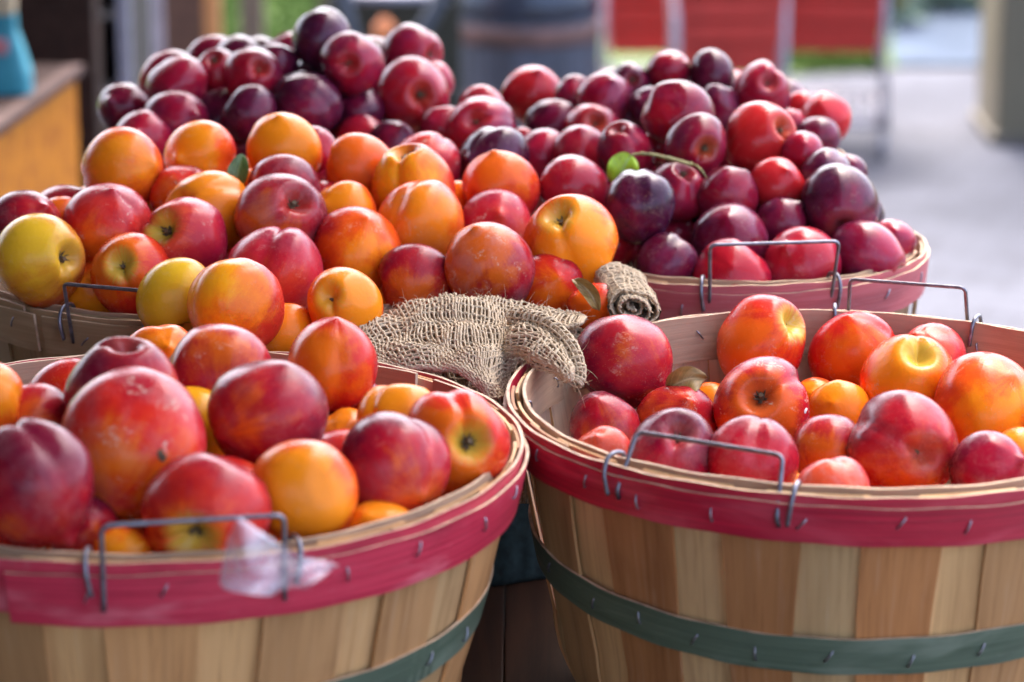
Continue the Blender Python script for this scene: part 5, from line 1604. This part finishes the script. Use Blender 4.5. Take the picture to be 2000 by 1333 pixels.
# shopping carts
M_CARTRED = simple('red_cart_plastic', (.50, .034, .024), .4, var=.12, scale=8)
M_CHROME = simple('cart_metal', (.30, .28, .31), .35, .6, .1, 60)
M_TYRE = simple('grey_rubber', (.10, .11, .14), .6)
def cart(label, px, yy, yaw, wpx, zbot, deep=0.0):
    c = at_y(px, 150, yy)
    o = empty('shopping_cart', (c.x, yy, 0), label, 'shopping cart', 'red shopping carts on the pavement')
    o.rotation_euler = (0, 0, yaw)
    hw = wpx / FPX * yy / 2
    l = hw * 3.0; top = zbot + .30
    # basket: tapered open box of slats between rim bars
    bm = bmesh.new()
    def quad_wall(a0, a1, b0, b1, ncol, nrow):
        """grid panel between bottom edge a0-a1 and top edge b0-b1"""
        t = .006
        up_ = ((b0 + b1) / 2 - (a0 + a1) / 2).normalized(); al = (a1 - a0).normalized(); nn_ = al.cross(up_).normalized()
        def bar(p, q, wd):
            d = (q - p).normalized(); s_ = d.cross(nn_).normalized()
            f = []
            for e in (p, q):
                for sx_, sn in ((-1, -1), (1, -1), (1, 1), (-1, 1)): f.append(bm.verts.new(e + s_ * (sx_ * wd) + nn_ * (sn * t)))
            for k in range(4): bm.faces.new((f[k], f[(k + 1) % 4], f[4 + (k + 1) % 4], f[4 + k]))
            bm.faces.new(f[:4]); bm.faces.new(f[4:])
        for k in range(ncol + 1):
            q = k / ncol; bar(a0.lerp(a1, q), b0.lerp(b1, q), .0085)
        for k in range(nrow + 1):
            q = k / nrow; bar(a0.lerp(b0, q), a1.lerp(b1, q), .009 if 0 < k < nrow else .016)
        # the moulded web that closes most of each panel
        f = [bm.verts.new(v + nn_ * .002) for v in (a0.lerp(b0, .02), a1.lerp(b1, .02), a1.lerp(b1, .72), a0.lerp(b0, .72))]
        bm.faces.new(f)
    V = Vector
    f0, f1 = V((-hw * .80, -l * .42, zbot - deep)), V((hw * .80, -l * .42, zbot - deep))
    f2, f3 = V((-hw, -l * .5, top)), V((hw, -l * .5, top))
    r0, r1 = V((-hw * .80, l * .4, zbot + .02)), V((hw * .80, l * .4, zbot + .02))
    r2, r3 = V((-hw, l * .5, top)), V((hw, l * .5, top))
    quad_wall(f0, f1, f2, f3, 16, 5); quad_wall(r0, r1, r2, r3, 9, 5)
    quad_wall(f0, r0, f2, r2, 14, 5); quad_wall(f1, r1, f3, r3, 14, 5)
    quad_wall(f0, f1, r0, r1, 9, 8)
    from_bm('basket', bm, M_CARTRED, o)
    # tubular frame
    vs, fs = [], []
    for sx in (-1, 1):
        x = sx * hw * .98
        tube(vs, fs, corner_path([V((x, -l * .46, top + .06)), V((x, -l * .46, zbot * .55)), V((x, -l * .50, .075))], .03), .0095, 8)
        tube(vs, fs, corner_path([V((x, l * .5, top + .05)), V((x * .86, l * .40, zbot)), V((x * 1.10, l * .56, zbot * .5)), V((x * 1.14, l * .58, .07))], .05), .0095, 8)
        tube(vs, fs, corner_path([V((x, -l * .48, .085)), V((x, l * .57, .085))], .02), .008, 8)
    tube(vs, fs, [V((-hw, -l * .48, .09)), V((hw, -l * .48, .09))], .008, 8)
    tube(vs, fs, [V((-hw, l * .57, .09)), V((hw, l * .57, .09))], .008, 8)
    from_data('frame', vs, fs, M_CHROME, o)
    vs, fs = [], []
    for k in range(9):
        x = -hw * .9 + hw * 1.8 * k / 8
        tube(vs, fs, [V((x, -l * .47, .097)), V((x, l * .56, .097))], .003, 6)
    for k in range(4): tube(vs, fs, [V((-hw * .95, -l * .4 + l * .3 * k, .102)), V((hw * .95, -l * .4 + l * .3 * k, .102))], .003, 6)
    from_data('under_shelf', vs, fs, M_CHROME, o)
    vs, fs = [], []
    tube(vs, fs, [V((-hw, l * .5, top + .06)), V((hw, l * .5, top + .06))], .014, 10)
    from_data('push_bar', vs, fs, M_CARTRED, o)
    for sx in (-1, 1):
        for sy, yy_ in ((-1, -l * .5), (1, l * .58)):
            vs, fs = [], []
            pts = [(.010, -.008), (.024, -.009), (.030, -.006), (.030, .006), (.024, .009), (.010, .008)]
            n = 20
            for r, xx in pts:
                for k in range(n): vs.append(V((xx, math.cos(6.28318 * k / n) * r, math.sin(6.28318 * k / n) * r)))
            for i in range(len(pts)):
                j = (i + 1) % len(pts)
                for k in range(n): fs.append((i * n + k, i * n + (k + 1) % n, j * n + (k + 1) % n, j * n + k))
            w_ = from_data('wheel', vs, fs, M_TYRE, o); w_.location = (sx * hw * (1.12 if sy > 0 else 1.0), yy_ - .008, .031)
            vs, fs = [], []
            tube(vs, fs, [V((0, .008, .05)), V((0, .004, .03)), V((0, 0, 0))], .006, 8); tube(vs, fs, [V((-.012, 0, 0)), V((.012, 0, 0))], .008, 10)
            from_data('fork', vs, fs, M_CHROME, w_)
    return o
cart('red shopping cart with end panel facing forward and grey corner posts', 1412, 7.55, .02, 212, at_y(1412, 138, 7.4).z + .012, 0.0)
cart('red shopping cart on chrome legs at the right, wheels on the pale paving', 1622, 7.95, -.10, 205, at_y(1622, 98, 7.7).z)
cart('red shopping cart mostly hidden behind the one with grey corner posts', 1262, 8.4, .06, 190, at_y(1262, 96, 8.2).z)

# flowering plants beyond the pavement
M_PLANT = grass_material('plant_leaf', (.05, .13, .03), (.12, .24, .06))
M_PALELEAF = grass_material('pale_leaf', (.13, .19, .12), (.25, .32, .26))
M_DEEPLEAF = grass_material('deep_green_leaf', (.012, .06, .03), (.02, .10, .05))
M_YELLOW = simple('yellow_petal', (.40, .30, .04), .6, var=.2, scale=40)
def plant(label, x, y, w_, h, seed, mats, petals, stem_h=None, n_leaf=260):
    rg = random.Random(seed)
    o = empty('flowering_plant', (x, y, .006), label, 'plant', 'flowering plants beyond the pavement')
    vs, fs = [], []
    for k in range(7):
        a = rg.uniform(0, 6.28); tube(vs, fs, smooth_path([Vector((0, 0, 0)), Vector((math.cos(a) * w_ * .3, math.sin(a) * w_ * .3, h * .5)), Vector((math.cos(a) * w_ * .6, math.sin(a) * w_ * .6, h * .9))], 4), .005, 5)
    from_data('stem', vs, fs, M_PLANT, o)
    def clump(name, m, n, size, hr):
        vs, fs = [], []
        for _ in range(n):
            a = rg.uniform(0, 6.28); q = w_ * math.sqrt(rg.random()); z = rg.uniform(*hr) * h
            p = Vector((math.cos(a) * q, math.sin(a) * q, z))
            d = Vector((rg.gauss(0, 1), rg.gauss(0, 1), rg.gauss(.2, .7))).normalized(); s_ = d.orthogonal().normalized()
            l = size * rg.uniform(.6, 1.3)
            b = len(vs); nn_ = d.cross(s_) * l * .12
            vs += [p, p + d * l * .5 + s_ * l * .28 + nn_, p + d * l, p + d * l * .5 - s_ * l * .28 + nn_]
            fs += [(b, b + 1, b + 2), (b, b + 2, b + 3)]
        from_data(name, vs, fs, m, o, False)
    clump('foliage', mats[0], n_leaf, .07, (.05, 1))
    if petals: clump('blossom', M_YELLOW, petals, .06, (.25, 1.05))
    return o
g = lambda px, py: at_z(px, py, 0)
for (px, py, w_, h, sd, m, pet, lab) in (
        (1742, 50, .07, .34, 1, M_PALELEAF, 130, 'leafy plant with yellow blooms right beside the right-hand red cart'),
        (1705, 40, .08, .25, 2, M_PALELEAF, 15, 'pale silvery plant partly hidden by the right-hand red cart'),
        (1795, 22, .10, .22, 3, M_PALELEAF, 6, 'pale silvery plant between the yellow-flowered ones'),
        (1842, 22, .07, .22, 4, M_PALELEAF, 150, 'yellow-flowered plant behind the blue-grey path'),
        (1888, 8, .09, .30, 5, M_DEEPLEAF, 0, 'deep green plant behind the blue-grey path'),
        (1940, 20, .07, .26, 6, M_PALELEAF, 90, 'yellow-flowered plant next to the taupe pillar')):
    p = g(px, py); plant(lab, p.x, p.y, w_, h, sd, (m,), pet)
# soft treeline and lawn far outside the frame that the glossy skins mirror
